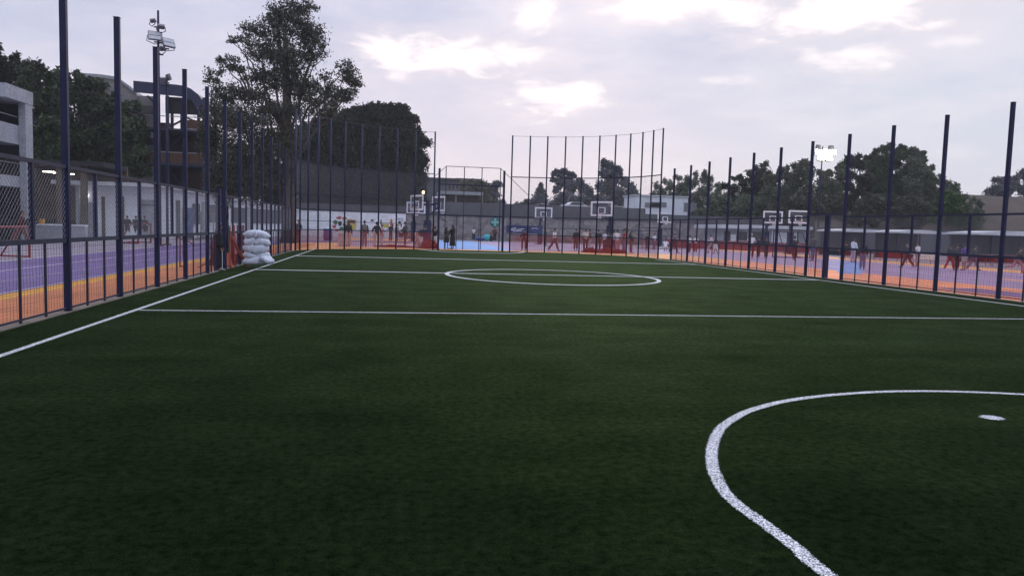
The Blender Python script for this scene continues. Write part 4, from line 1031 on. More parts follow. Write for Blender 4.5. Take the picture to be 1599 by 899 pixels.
# side wall on the right behind shelters
t = empty('dark_screen_wall', foot(1450, 395, 74), 'dark grey boundary wall behind the white roofed shelters', 'wall')
a, b = foot(1275, 392, 80), foot(1720, 400, 70); d_ = (b-a).normalized()
MB().bar(a+Vector((0,0,1.3)), b+Vector((0,0,1.3)), .3, 2.8).build('wall', M['dgrey'], t)
MB().bar(a+Vector((0,0,2.75)), b+Vector((0,0,2.75)), .36, .09).build('coping', M['dgrey'], t)

# low maroon boards along the far side of the right court
t = empty('board_fence', gp(1060, 388), 'low maroon board barrier along the far side of the lilac court', 'barrier')
P = [gp(1040, 387), gp(1110, 389.2), gp(1185, 392.2), gp(1262, 395.5)]
for i in range(3):
    MB().bar(P[i]+Vector((0,0,.5)), P[i+1]+Vector((0,0,.5)), .06, .95).build('board', M['maroon'], t)
for p in P: MB().box((p.x-.05,p.y-.10,0),(p.x+.05,p.y-.035,1.05)).build('post', M['red'], t)
# red table and chairs on the right
def redtable(label, px, Y, rz):
    t = empty('folding_table', (0,0,0), label, 'table', 'red covered tables')
    MB().box((-1.1,-.4,.72),(1.1,.4,.76)).build('top', M['maroon'], t)
    for sx in (-1,1):
        for sy in (-1,1): MB().bar((sx*1.0, sy*.32, 0), (sx*.95, sy*.32, .717), .04).build('leg', M['metal'], t)
    N=16; mb = MB()
    for i in range(N+1): x = -1.11+2.22*i/N; w_ = .02*math.sin(i*2.1); mb.v += [Vector((x,-.405+w_*.2,.765)), Vector((x,-.415+w_,.30))]
    for i in range(N): mb.f.append([2*i,2*i+1,2*i+3,2*i+2]); mb.mi.append(0)
    mb.build('cloth', M['redcloth'], t)
    f = foot(px, 400, Y); t.location = f; t.rotation_euler = (0,0,rz); return t
redtable('red covered table right of the purple shirt', 1536, 47, .1)
redtable('red covered table below the right shelter', 1566, 46, -.05)
redtable('red covered table seen behind the gate', 1388, 52, .05)
t = empty('white_table', foot(1440, 405, 46), 'white covered table below the middle shelter', 'table')
c = foot(1440, 405, 46); MB().box((c.x-1.0,c.y-.4,.70),(c.x+1.0,c.y+.4,.745)).build('top', M['white'], t); MB().box((c.x-1.01,c.y-.42,.35),(c.x+1.01,c.y-.405,.748)).build('cloth', M['white'], t)
for sx in (-1,1):
    for sy in (-1,1): MB().bar((c.x+sx*.9,c.y+sy*.33,0),(c.x+sx*.9,c.y+sy*.33,.697),.04).build('leg', M['metal'], t)

# goals
def goal(label, px, Y, w_, h_, d_, rz, m, r=.05, grp='small goal frames'):
    t = empty('football_goal', (0,0,0), label, 'goal', grp)
    for sx in (-1,1):
        MB().tube([(sx*w_/2,0,0),(sx*w_/2,0,h_)], r, 8).build('upright', m, t)
        MB().tube([(sx*w_/2,0,h_-.02),(sx*w_/2,d_*.35,h_-.02),(sx*w_/2,d_,.05)], r*.7, 7).build('stay', m, t)
        MB().tube([(sx*w_/2,0,.04),(sx*w_/2,d_,.04)], r*.7, 7).build('base_bar', m, t)
    MB().tube([(-w_/2-r,0,h_),(w_/2+r,0,h_)], r, 8).build('crossbar', m, t)
    MB().tube([(-w_/2,d_,.05),(w_/2,d_,.05)], r*.7, 7).build('back_bar', m, t)
    f = foot(px, 390, Y); t.location = f; t.rotation_euler = (0,0,rz); return t
goal('dark goal frame behind the walking black shirt', 1226, 55, 3.0, 2.0, 1.2, R(205), M['navy_dk'])
goal('dark goal frame below the white cabin', 1022, 74, 3.4, 2.1, 1.2, R(180), M['navy_dk'])
goal('red goal frame at the left edge beyond the track', 4, 30, 3.0, 1.15, 1.1, R(80), M['red'], .045)
goal('red goal frame in front of the three seated people', 226, 52, 2.6, 1.25, 1.1, R(90), M['red'], .05)
goal('grey goal frame leaning by the blue door', 318, 64, 3.0, 2.2, 1.4, R(95), M['metal'], .05)
goal('grey goal frame further right along the white building', 337, 70, 3.0, 2.1, 1.3, R(95), M['metal'], .05)

# ------------------------------------------------------------------ basketball hoops
def hoop(label, px, ytop, Y, rz, arm=1.4, double=False, pad=True, h=3.95):
    t = empty('basketball_hoop', (0,0,0), label, 'basketball hoop', 'basketball hoops')
    zt = h; zb_ = h-1.05
    def board(y, s):
        mb = MB(); W_ = .9
        for a, b in (((-W_,y,zb_),(W_,y,zb_)),((-W_,y,zt),(W_,y,zt))): mb.bar((a[0]-.07,y,a[2]),(b[0]+.07,y,b[2]), .05, .14)
        for x in (-W_, W_): mb.bar((x,y,zb_+.071),(x,y,zt-.071), .14, .05, (0,1,0))
        mb.build('board_frame', M['hwhite'], t)
        mb = MB(); yy = y - s*.012
        for x in (-.3,.3): mb.bar((x,yy,zb_+.15),(x,yy,zb_+.6), .09, .03, (0,1,0))
        mb.bar((-.33,yy,zb_+.62),(.33,yy,zb_+.62), .03, .06); mb.bar((-.27,yy,zb_+.15),(.27,yy,zb_+.15), .03, .05); mb.build('target_square', M['hwhite'], t)
        MB().box((-W_+.071,y-.006,zb_+.072),(W_-.071,y+.006,zt-.072)).build('board_pane', M['acrylic'], t)
        rp = [(.225*math.cos(a), y - s*.38 + .225*math.sin(a), zb_+.15) for a in [2*math.pi*i/18 for i in range(19)]]
        mb = MB(); mb.tube(rp, .016, 5, False); mb.bar((0,y-s*.03,zb_+.15),(0,y-s*.16,zb_+.15),.12,.03); mb.build('rim', M['orangepl'], t)
        mb = MB()
        for i in range(12):
            a = 2*math.pi*i/12
            for da in (-.5,.5): mb.wire((.225*math.cos(a), y-s*.38+.225*math.sin(a), zb_+.14), (.13*math.cos(a+da), y-s*.38+.13*math.sin(a+da), zb_-.28), .008)
        mb.build('net', M['strap'], t)
        return y
    board(-arm, 1)
    mb = MB(); mb.bar((0,0,zb_+.35),(0,-arm+.05,zb_+.55), .14, .16); mb.bar((0,-.02,zb_-.5),(0,-arm+.08,zb_+.2), .09, .1)
    if double: mb.bar((0,0,zb_+.35),(0,arm-.05,zb_+.55), .14, .16); board(arm, -1)
    mb.build('arm', M['navy'], t)
    MB().box((-.11,-.11,0),(.11,.11,zb_+.75)).build('pole', M['navy'], t)
    if pad: MB().box((-.24,-.24,.1),(.24,.24,2.1)).build('pole_padding', M['navy'], t, bevel=.04)
    MB().box((-.45,-.45,0),(.45,.45,.06)).build('base_plate', M['navy_dk'], t)
    f = pt(px, 370, Y); f.z = 0; t.location = f; t.rotation_euler = (0,0,rz); return t
hoop('small far hoop behind the navy post at the mural wall end', 645, 316, 80, R(8))
h1 = hoop('tall double sided hoop with warm lamp left of the gateway', 667, 303, 60.5, R(118), double=True, arm=1.0)
hoop('hoop above the blue padding panel', 843, 325, 83, R(2))
h3 = hoop('tall hoop on a padded blue post amid the crowd', 952, 312, 61, R(-42), arm=1.7)
hoop('hoop in front of the white cabin', 1030, 333, 88, R(3))
hoop('left one of two hoops side by side on the right court', 1196, 324, 70, R(-5))
hoop('right one of two hoops side by side on the right court', 1234, 322, 66, R(-3))
# extra brace mast of the tall hoop
# blue padding panel under the far hoop, with white strokes
t = empty('padded_banner', foot(819, 370, 81), 'long blue padded banner with white script strokes below the far hoop', 'banner')
lo, hi = wb(791, 352, 847.5, 364.5, 81, .15); MB().box(lo, hi).build('panel', M['padblue'], t, bevel=.04)
mb = MB()
for pts_ in ([(798,358.5),(800,357),(803,356),(806,356.4),(805,358),(801,359),(798.5,359.5)],[(807,359),(812,358),(818,357.5)],[(830,357),(835,356.2),(840,356.8)],[(801,361),(807,360.8),(815,360.5)]):
    mb.tube([pt(x, y, 80.985) for x, y in pts_], .03, 4)
mb.build('lettering', M['hwhite'], t)
for px in (796, 843): f = foot(px, 380, 81.3); MB().box((f.x-.06,f.y-.06,0),(f.x+.06,f.y+.06,lo[2]+.5)).build('post', M['navy_dk'], t)
# lit warm bulb on the double hoop
bl = empty('lamp_bulb', pt(661, 300, 60), 'small lit warm lamp on top of the double sided hoop', 'lamp')
MB().ell(pt(661, 300.5, 60), .10, .10, .12, 10, 7).build('bulb', emis('warm lamp', (1, .72, .25), 6), bl, True)
p = pt(661, 300.5, 60); MB().tube([p+Vector((0,0,-.1)), p+Vector((0,0,-.24)), Vector(h1.location)+Vector((0,0,3.6))], .03, 6).build('bracket', M['navy_dk'], bl)

# ------------------------------------------------------------------ floodlight masts
def head_mb(c, yaw, pitch, w_=.75, h_=.5):
    rot = Matrix.Rotation(yaw,3,'Z') @ Matrix.Rotation(pitch,3,'X'); q = lambda x,y,z: Vector(c)+rot@Vector((x,y,z))
    body = MB(); body.add([q(x,y,z) for y in (-.06,.08) for x,z in ((-w_/2,-h_/2),(w_/2,-h_/2),(w_/2,h_/2),(-w_/2,h_/2))], [(3,2,1,0),(4,5,6,7),(0,1,5,4),(1,2,6,5),(2,3,7,6),(3,0,4,7)])
    for i in range(5): x = -w_/2+.08+i*(w_-.16)/4; body.bar(q(x,.081,-h_/2+.05), q(x,.081,h_/2-.05), .02, .06)
    face = MB()
    for s_ in (-1,1): face.add([q(x,-.066,z) for x,z in ((-w_/2+.04,s_*h_/4-h_/4+.03),(w_/2-.04,s_*h_/4-h_/4+.03),(w_/2-.04,s_*h_/4+h_/4-.03),(-w_/2+.04,s_*h_/4+h_/4-.03))], [(0,1,2,3)])
    br = MB(); br.tube([q(-w_/2-.02,.02,0), q(-w_/2-.06,.2,-h_/2), q(0,.3,-h_/2-.1), q(w_/2+.06,.2,-h_/2), q(w_/2+.02,.02,0)], .025, 5)
    return body, face, br
M['lens'] = mat('lamp lens', (.55,.58,.62), .2, .15, 8)
M['lit'] = emis('lit floodlight', (1.0, .95, .78), 60)
def mast(label, px, ytop, Y, heads, lit=False, r=.075, grp='floodlight masts'):
    f = pt(px, 375, Y); f.z = 0; zt = pt(px, ytop, Y).z
    t = empty('floodlight_mast', f, label, 'floodlight mast', grp)
    MB().tube([f, f+Vector((0,0,zt*.5)), Vector((f.x,f.y,zt))], [r*1.4, r*1.15, r*.8], 10).build('pole', M['navy'], t, True)
    MB().box((f.x-.22,f.y-.22,0),(f.x+.22,f.y+.22,.05)).build('base_plate', M['navy_dk'], t)
    for (dx, dz, yaw, pitch, on, sc) in heads:
        c = Vector((f.x+dx, f.y-.25, zt+dz)); body, face, br = head_mb(c, yaw, pitch, .75*sc, .52*sc)
        b = body.build('lamp_head', M['metal'], t); face.build('lens', M['lit'] if on else M['lens'], b); br.build('bracket', M['navy_dk'], b)
    for dz in sorted({h_[1] for h_ in heads}):
        xs_ = [h_[0] for h_ in heads if h_[1] == dz]; MB().bar((f.x+min(xs_+[-.2]), f.y-.11, zt+dz-.32), (f.x+max(xs_+[.2]), f.y-.11, zt+dz-.32), .07).build('cross_arm', M['navy_dk'], t)
    return t
mast('tall floodlight mast with unlit lamps above the left fence', 249.5, 17, 48, [(-.1,-1.5,R(20),R(-18),False,1),(.62,-1.85,R(48),R(-22),False,1),(.22,-.95,R(200),R(-50),False,.5),(-.2,-.65,R(150),R(-40),False,.42),(.3,-2.2,R(160),R(-40),False,.45)])
mast('second unlit floodlight mast just right of the tallest one', 261.5, 118, 50, [(-.15,-.35,R(170),R(-35),False,.7),(.2,-.15,R(120),R(-20),False,.7)], r=.06)
mast('far floodlight mast before the eucalyptus', 411.5, 170, 86, [(.1,-.8,R(15),R(-15),False,1.25),(.55,-1.25,R(40),R(-20),False,1.1),(-.3,-.3,R(190),R(-30),False,.8)])
mast('lit floodlight mast glaring before the wood on the right', 1276, 228, 84, [(-.62,-.75,R(-8),R(-8),True,1.15),(.30,-.70,R(-8),R(-8),True,1.15),(1.18,-.72,R(-8),R(-8),True,1.15),(-.25,-1.38,R(-8),R(-8),True,1.15),(.72,-1.36,R(-8),R(-8),True,1.15),(.9,-.1,R(170),R(-25),False,.8),(-.75,-.1,R(190),R(-25),False,.8)])
t = empty('pole_notice', pt(411, 289, 85.7), 'small white notice fixed to the far floodlight mast', 'sign')
lo, hi = wb(408.8, 283, 413, 294, 85.8, .04); MB().box(lo, hi).build('plate', M['white'], t)

# ------------------------------------------------------------------ left side buildings
# concrete frame building at the edge
Yc = 50
t = empty('concrete_building', foot(20, 370, Yc), 'pale concrete frame building cut by the left picture edge', 'building')
Xf = pt(8, 250, 47).x
def yat(px): d = ray(px, 250); return Xf/d.x*d.y
Y0, Y1, Y2 = yat(8), yat(31), yat(42)
cz = lambda px, y: pt(px, y, yat(px)).z
MB().box((Xf-9, Y0-1.6, -.1), (Xf-.3, Y0-.6, cz(8,121))).build('wall_fin', M['offwhite'], t)
MB().box((Xf-.02, Y1, -.1), (Xf+.35, Y2, cz(36,158))).build('column', M['concrete'], t)
MB().box((Xf-9, Y0-.55, cz(25,159)), (Xf+.38, Y2+.05, cz(25,138))).build('roof_slab', M['concrete'], t)
MB().box((Xf-9, Y0-.5, cz(25,225)), (Xf-.024, Y2, cz(25,195))).build('floor_slab', M['concrete'], t)
MB().box((Xf-9, Y0-.5, cz(25,292)), (Xf-.024, Y2, cz(25,275))).build('floor_slab', M['concrete'], t)
MB().box((Xf-9, Y2+.06, -.1), (Xf-.03, Y2+.3, cz(25,138)-.01)).build('end_wall', M['dgrey'], t)
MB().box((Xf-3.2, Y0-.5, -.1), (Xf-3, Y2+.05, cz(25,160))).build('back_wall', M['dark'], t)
for y in (180, 214+40): MB().bar((Xf-.1, Y0-.4, cz(20,y)), (Xf-.1, Y1-.01, cz(20,y)), .05).build('handrail', M['metal'], t)
# gallery behind the trees, with lit tubes
Yg = 64
t = empty('gallery_building', foot(80, 365, Yg), 'dark open gallery with lit ceiling tubes behind the left fence', 'building')
gx = lambda px: pt(px, 300, Yg).x
MB().box((gx(-60), Yg+5, -.1), (gx(165), Yg+5.3, wz(80,249,Yg))).build('back_wall', M['brown'], t)
MB().box((gx(-60), Yg-.3, wz(80,258,Yg)), (gx(165), Yg+5, wz(80,250,Yg))).build('ceiling_slab', M['dark'], t)
for px in (48, 92, 130): MB().box((gx(px)-.2, Yg, -.1), (gx(px)+.2, Yg+.4, wz(80,258,Yg)-.003)).build('pillar', M['brown'], t)
MB().box((gx(-60), Yg+4.8, 0), (gx(140), Yg+4.99, 1.3)).build('dado', M['dark'], t)
M['tube'] = emis('ceiling tube', (1, .95, .85), 5)
for i, (px, y) in enumerate(((14,268),(25,268.5),(50,270),(72,268),(80,268.5),(88,270),(96,270.5),(111,272))):
    c = pt(px, y, Yg+1.2); MB().box((c.x-.22,c.y-.05,c.z-.05),(c.x+.22,c.y+.05,c.z+.05)).build('ceiling_tube', M['tube'], t)
# grey low ledge in front
t = empty('ledge_wall', foot(60, 372, 54), 'low pale ledge wall before the gallery on the left', 'wall')
MB().box((pt(-60,360,54).x, 54, -.05), (pt(133,360,54).x, 54.5, .95)).build('wall', M['concrete'], t)
MB().box((pt(-60,360,54).x, 53.94, .953), (pt(133,360,54).x, 54.56, 1.05)).build('coping', M['offwhite'], t)
b_ = empty('yellow_bucket', pt(66, 352, 54.2), 'small yellow orange bucket standing on the pale ledge', 'bucket')
c = pt(66, 356, 54.25); c.z = 1.053; MB().tube([c, c+Vector((0,0,.32))], [.13,.17], 12).build('bucket', M['yellow'], b_)
MB().tube([c+Vector((-.17,0,.3)), c+Vector((0,-.03,.45)), c+Vector((.17,0,.3))], .008, 5).build('handle', M['metal'], b_)
# white building
A = foot(136, 370, 66); B = foot(253, 370, 66); Cc = foot(465, 365, 94)
t = empty('white_building', B, 'long low white building with flat roof behind the left track', 'building')
zr = wz(200, 292, 66); zr2 = pt(460, 331, 94).z
dv = (Cc-B); nrm_ = Vector((-dv.y, dv.x, 0)).normalized()
mb = MB(); mb.box((A.x, 66, -.1), (B.x, 72, zr)); mb.build('front_wall', M['offwhite'], t)
mb = MB(); h_ = Vector((0,0,1))
mb.add([B+Vector((.004,.2,-.1)), Cc+Vector((0,0,-.1)), Cc+h_*zr2, B+Vector((.004,.2,zr)), B+nrm_*6+Vector((0,3,-.1)), Cc+nrm_*6+Vector((0,0,-.1)), Cc+nrm_*6+h_*zr2, B+nrm_*6+Vector((0,3,zr))], [(0,1,2,3),(5,4,7,6),(3,2,6,7),(1,5,6,2),(4,0,3,7)]); mb.build('side_wall', M['offwhite'], t)
MB().box((pt(83,292,65).x, 64.6, zr+.004), (B.x+.4, 72.5, zr+.30)).build('roof', M['roofw'], t)
e0, e1 = B+Vector((.404,-.3,zr+.01)), Cc+Vector((.4,0,zr2+.01))
mb = MB(); mb.add([e0, e1, e1+nrm_*6.5, e0+nrm_*6.5, e0+h_*.28, e1+h_*.28, e1+nrm_*6.5+h_*.28, e0+nrm_*6.5+h_*.28], [(3,2,1,0),(4,5,6,7),(0,1,5,4),(1,2,6,5),(2,3,7,6),(3,0,4,7)]); mb.build('roof', M['roofw'], t)
MB().box((pt(83,300,68).x, 70.5, -.1), (A.x-.004, 70.7, zr)).build('porch_wall', M['brown'], t)
for px in (100, 121): x = pt(px, 330, 66).x; MB().box((x-.13, 66, -.1), (x+.13, 66.26, zr)).build('porch_post', M['concrete'], t)
c = pt(132.5, 305, 65.9); MB().box((c.x-.22,65.8,c.z-.07),(c.x+.22,65.96,c.z+.07)).build('porch_lamp', M['tube'], t)
for px in (161, 191): x = pt(px, 330, 65.9).x; MB().box((x-.12, 65.9, 0), (x+.12, 65.99, pt(px,307,66).z)).build('pipe', M['brown'], t)
lo, hi = wb(218, 312, 243, 356, 65.9, .08); MB().box((lo[0],65.93,0), (hi[0],65.985,hi[2])).build('panel', M['concrete'], t)
lo, hi = wb(218, 319.2, 243, 320.6, 65.8, .08); MB().box(lo, hi).build('ledge', M['dgrey'], t)
lo, hi = wb(138, 316, 146, 358, 65.9, .08); MB().box((lo[0],65.93,0), (hi[0],65.985,hi[2])).build('door', M['concrete'], t)
def along(px): # point on the receding side wall under a photo column
    d = ray(px, 340); k = (B.x*dv.y-B.y*dv.x)/(d.x*dv.y-d.y*dv.x); return Vector((d.x*k, d.y*k, 0))
o_ = -nrm_*.06 if (-nrm_).dot(-B) > 0 else nrm_*.06
for px, w_, z0, z1, m, nm in ((293,1.6,0,2.6,'bluedoor','door'),(278,.5,0,3.2,'grey','pilaster'),(306,1.2,1.2,3.0,'grey','window'),(335,2.6,1.4,3.0,'grey','window'),(372,3.0,1.4,2.9,'grey','window'),(405,4,1.4,2.9,'grey','window'),(430,4,1.4,2.9,'grey','window'),(318,.6,0,3.2,'concrete','pilaster'),(352,.7,0,3.2,'concrete','pilaster'),(388,.9,0,3.0,'concrete','pilaster')):
    p = along(px); u_ = dv.normalized(); off = o_
    mb = MB(); a_ = p-u_*w_/2+off*.3; b2_ = p+u_*w_/2+off*.3
    mb.prism([a_+h_*z0, b2_+h_*z0, b2_+h_*z1, a_+h_*z1], off*.9); mb.build(nm, M[m], t)
# grey hall with curved roof edge + stair tower
Yh = 80
t = empty('assembly_hall', foot(190, 300, Yh), 'grey hall with rounded roof edge behind the left trees', 'building')
hx = lambda px: pt(px, 200, Yh).x
poly = [(hx(120), 0), (hx(214), 0), (hx(214), wz(214,148,Yh)), (hx(204), wz(204,139,Yh)), (hx(190), wz(190,129,Yh)), (hx(180), wz(180,124,Yh)), (hx(160), wz(160,121,Yh)), (hx(120), wz(120,118,Yh))]
MB().prism([(x, Yh, z) for x, z in poly], (0, 4, 0)).build('wall', M['beige'], t)
ps = [(x, z) for x, z in poly[2:]]
mb = MB()
for i in range(len(ps)-1): mb.bar((ps[i][0], Yh-.15, ps[i][1]+.12), (ps[i+1][0], Yh-.15, ps[i+1][1]+.12), .25, .22)
mb.build('roof_edge', M['concrete'], t)
for px0, px1, y0, y1 in ((206,240,165,178),(206,240,215,226)):
    lo, hi = wb(px0, y0, px1, y1, Yh-.1, .08); MB().box(lo, hi).build('window', M['glassd'], t)
lo, hi = wb(214.5, 150, 240, 300, Yh+.5, 1.2); MB().box((lo[0],lo[1],0), hi).build('wing', M['beige'], t)
lo, hi = wb(215, 171, 234, 176, Yh+.35, .1); MB().box(lo, hi).build('lit_window', M['tube'], t) if False else MB().box(lo, hi).build('window', M['offwhite'], t)
Ys = 76
t = empty('stair_tower', foot(270, 300, Ys), 'open steel stair tower with curved navy canopy and brown landings', 'building')
sx_ = lambda px, y=220: pt(px, y, Ys).x
sz = lambda y: pt(268, y, Ys).z
n = 10; cp = []
for i in range(n+1):
    u_ = i/n; px = 210+u_*112; y = 131 + 4*u_ + (0 if u_ < .62 else 26*((u_-.62)/.38)**2.4); cp.append((sx_(px, 140), sz(y)))
mb = MB()
for i in range(n):
    (xa, za), (xb, zb2) = cp[i], cp[i+1]
    mb.add([(xa,Ys-.2,za),(xb,Ys-.2,zb2),(xb,Ys+6,zb2),(xa,Ys+6,za),(xa,Ys-.2,za-.12),(xb,Ys-.2,zb2-.12),(xb,Ys+6,zb2-.12),(xa,Ys+6,za-.12)], [(0,1,2,3),(7,6,5,4),(4,5,1,0),(6,7,3,2),(5,6,2,1),(7,4,0,3)])
mb.build('canopy', M['bluecan'], t)
mb = MB(); mb.prism([(x, Ys-.32, z+.03) for x, z in cp] + [(x, Ys-.32, z-(1.0 if i < 9 else 1.0+.5*(i-8))) for i, (x, z) in list(enumerate(cp))[::-1]], (0, .10, 0)); mb.build('canopy_fascia', M['bluecan'], t)
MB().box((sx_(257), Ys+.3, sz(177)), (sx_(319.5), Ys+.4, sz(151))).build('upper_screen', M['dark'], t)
for px in (246, 262, 290, 319):
    for yy in (Ys, Ys+5): MB().box((sx_(px)-.12, yy-.12, 0), (sx_(px)+.12, yy+.12, sz(150))).build('steel_column', M['navy_dk'], t)
for y in (201, 255): MB().box((sx_(226), Ys-.25, sz(y+3)), (sx_(320), Ys+5.2, sz(y))).build('landing', M['navy_dk'], t)
for y0, y1, x0_, x1_, m in ((186,200,292,318,'wood'),(238,254,222,318,'wood'),(205,236,264,318,'brick'),(262,300,264,318,'brick'),(184,202,226,246,'brick')):
    MB().box((sx_(x0_), Ys+(.1 if m == 'wood' else 4.2), sz(y1)), (sx_(x1_), Ys+(.2 if m == 'wood' else 4.4), sz(y0))).build('landing_panel', M[m], t)
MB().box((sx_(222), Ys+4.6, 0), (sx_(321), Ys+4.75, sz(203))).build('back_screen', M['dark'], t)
MB().box((sx_(292), Ys+4.6, sz(203)+.003), (sx_(321), Ys+4.75, sz(186))).build('back_screen', M['brick'], t)
for y in (182, 238): MB().bar((sx_(226), Ys-.1, sz(y)), (sx_(318), Ys-.1, sz(y)), .07).build('handrail', M['metal'], t)
for (xa, ya, xb, yb) in ((262,200,292,184),(292,184,318,196),(226,212,246,224),(230,150,246,165),(246,250,290,205),(290,300,262,258),(300,172,318,186)):
    MB().bar(pt(xa,ya,Ys+1.5), pt(xb,yb,Ys+1.5), .16, .16).build('stair_stringer', M['navy_dk'], t)
for px in (276, 297, 309): MB().bar((sx_(px), Ys-.05, sz(254)), (sx_(px), Ys-.05, sz(238)), .06).build('baluster', M['wood'], t)

# ------------------------------------------------------------------ sacks and equipment by the left fence
def sack_mesh(seed, L, W_, H):
    rng = np.random.default_rng(seed); nu, nv = 28, 20; vs = []; fs = []
    for i in range(nu+1):
        u_ = -1+2*i/nu; e = max(0, 1-abs(u_)**3.6)**.55
        pin = e if abs(u_) < .95 else .16+ (abs(u_)-.95)*3
        for j in range(nv):
            a = 2*math.pi*j/nv; cx, sx2 = math.cos(a), math.sin(a)
            y = W_/2*abs(cx)**.6*math.copysign(1, cx)*(.30+.70*pin); z = H/2*abs(sx2)**.65*math.copysign(1, sx2)*pin
            q = Vector((u_*L*2.3, y*4, z*4+seed*3.1)); wv = mnoise.noise(q*1.3)*.08+mnoise.noise(q*3.1)*.03+ .006*math.sin(u_*26+seed+cx*2)*(1-e*.6)
            k = 1+wv*2.0/max(.25, 1)
            vs.append((u_*L/2*(1+.03*math.sin(a*2+seed)), y*k, z*k + .02*math.sin(u_*3+seed)))
    for i in range(nu):
        for j in range(nv): fs.append([i*nv+j, i*nv+(j+1) % nv, (i+1)*nv+(j+1) % nv, (i+1)*nv+j])
    fs.append(list(range(nv))[::-1]); fs.append([nu*nv+j for j in range(nv)])
    me = bpy.data.meshes.new('sack'); me.from_pydata(vs, [], fs); me.materials.append(M['sack']); me.polygons.foreach_set('use_smooth', [True]*len(fs)); return me
SY = 27.6
for i, (x, y, w_, h_, dy, rz, tilt, lb) in enumerate((
    (398.5,407.3,35,12,-.10,4,0,'wide white sack at the bottom left of the stack by the fence'),
    (416,405.5,20,10,-.22,-25,14,'small white sack slumped on the touchline at the right foot of the stack'),
    (391,398.2,21,10,-.05,8,0,'short white sack second from the bottom, left side'),
    (410,398,21,12,.0,-6,6,'crumpled white sack second from the bottom, right side'),
    (399.5,388,37,13.5,-.06,3,1,'fullest white sack across the middle of the stack'),
    (390,377,17,11.5,-.04,10,0,'short white sack second from the top, left side'),
    (409.5,377.8,23,13,-.04,-5,13,'white sack second from the top, right side, sagging to the right'),
    (401,366.3,38,12.5,-.02,2,3,'white sack lying on the very top of the stack'))):
    c = pt(x, y, SY+dy); k = SY/1187*1.02
    o = bpy.data.objects.new('sack', sack_mesh(i+1, w_*k*.98, .50, h_*k*.97)); COL.objects.link(o)
    if i == 0: c.z = max(c.z, h_*k*.55)
    o.location = c; o.rotation_euler = (0, R(tilt), R(rz)); tag(o, lb, 'sack', 'white sacks stacked by the left fence')
t = empty('strap', pt(400, 390, SY-.4), 'white strap running down the front of the sack stack', 'strap')
mb = MB(); mb.tube([pt(x, y, SY-.40+d) for x, y, d in ((401,360.5,.25),(400.5,364,.02),(399.5,368,-.02),(397,373,.02),(395,379,.02),(393,385,-.03),(391,391,-.03),(388.5,397,.0),(387,402,0))], .014, 6); mb.build('strap', M['strap'], t)
# orange plank leaning to the turf
t = empty('plank', gp(385.5, 417), 'orange plank leaning from the red netting down to the turf', 'plank')
a = gp(385.5, 416.5); b = pt(366, 361, 27.2); b.x = XL-.02; MB().bar(a+Vector((0,0,.03)), b, .10, .035).build('plank', M['plank'], t)
a2 = gp(380, 410); MB().bar(a2+Vector((0,0,.06)), a2+Vector((.32,-.1,.10)), .06, .03).build('cleat', M['plank'], t)
t = empty('white_board', foot(346, 400, 26.2), 'narrow white board propped in the left fence gateway', 'board')
p_ = pt(346.5, 402, 25.9); p_.z = .03; q_ = pt(346.2, 373, 25.95); MB().bar(p_, q_, .09, .03).build('board', M['white'], t, bevel=.004); MB().bar(p_+Vector((0,-.03,.02)), p_+Vector((0,-.03,.12)), .1, .02).build('end_cap', M['metal'], t)
# red netting rolls and boards behind the fence
def lump(name, label, cat, px, Y, w_, d_, h_, seed, m, x_off=0, grp=None):
    f = foot(px, 400, Y); f.x += x_off; vs = []; fs = []; nu, nv = 44, 22
    for j in range(nv+1):
        ph = (math.pi/2)*j/nv
        for i in range(nu):
            th = 2*math.pi*i/nu; q = Vector((math.cos(th)*math.cos(ph), math.sin(th)*math.cos(ph), math.sin(ph)))
            k = .9+.5*mnoise.noise(q*2.2+Vector((seed,0,0)))+.28*mnoise.noise(q*6+Vector((0,seed,0)))+.12*mnoise.noise(q*15+Vector((0,seed,0)))
            vs.append((q.x*w_/2*k, q.y*d_/2*k, max(0, q.z)*h_*k))
    for j in range(nv):
        for i in range(nu): fs.append([j*nu+i, j*nu+(i+1) % nu, (j+1)*nu+(i+1) % nu, (j+1)*nu+i])
    me = bpy.data.meshes.new(name); me.from_pydata(vs, [], fs); me.materials.append(m); o = bpy.data.objects.new(name, me); COL.objects.link(o); o.location = f
    me.polygons.foreach_set('use_smooth', [True]*len(fs)); return tag(o, label, cat, grp)
lump('netting_heap', 'tall heap of red netting behind the left fence beside the sacks', 'netting', 371, 29.0, .95, 1.3, 1.25, 3, M['redcloth'], -.55, 'red netting heaps')
lump('netting_heap', 'pointed red netting heap left of the gateway at the far end', 'netting', 671, 55.3, 1.3, .8, .58, 5, M['redcloth'], 0, 'red netting heaps')
lump('netting_heap', 'low red netting heap on the ground amid the crowd by the tall hoop', 'netting', 952, 55.0, 3.0, .7, .34, 6, M['redcloth'], 0, 'red netting heaps')
lump('netting_heap', 'small red netting heap at the feet of the cream shirt', 'netting', 922, 55.8, 1.2, .7, .36, 8, M['redcloth'], 0, 'red netting heaps')
lump('netting_heap', 'flat red netting strip on the ground before the mural wall', 'netting', 616, 57, 3.2, .8, .16, 9, M['redcloth'], 0, 'red netting heaps')
t = empty('red_board', foot(376, 390, 30), 'upright red board standing behind the stack of sacks', 'board')
f = pt(375, 380, 30.4); MB().box((XL-.30, 30.2, 0), (XL-.24, 31.5, 1.45)).build('panel', M['red'], t); MB().box((XL-.235, 30.25, 0.0), (XL-.17, 30.33, 1.45)).build('batten', M['plank'], t)
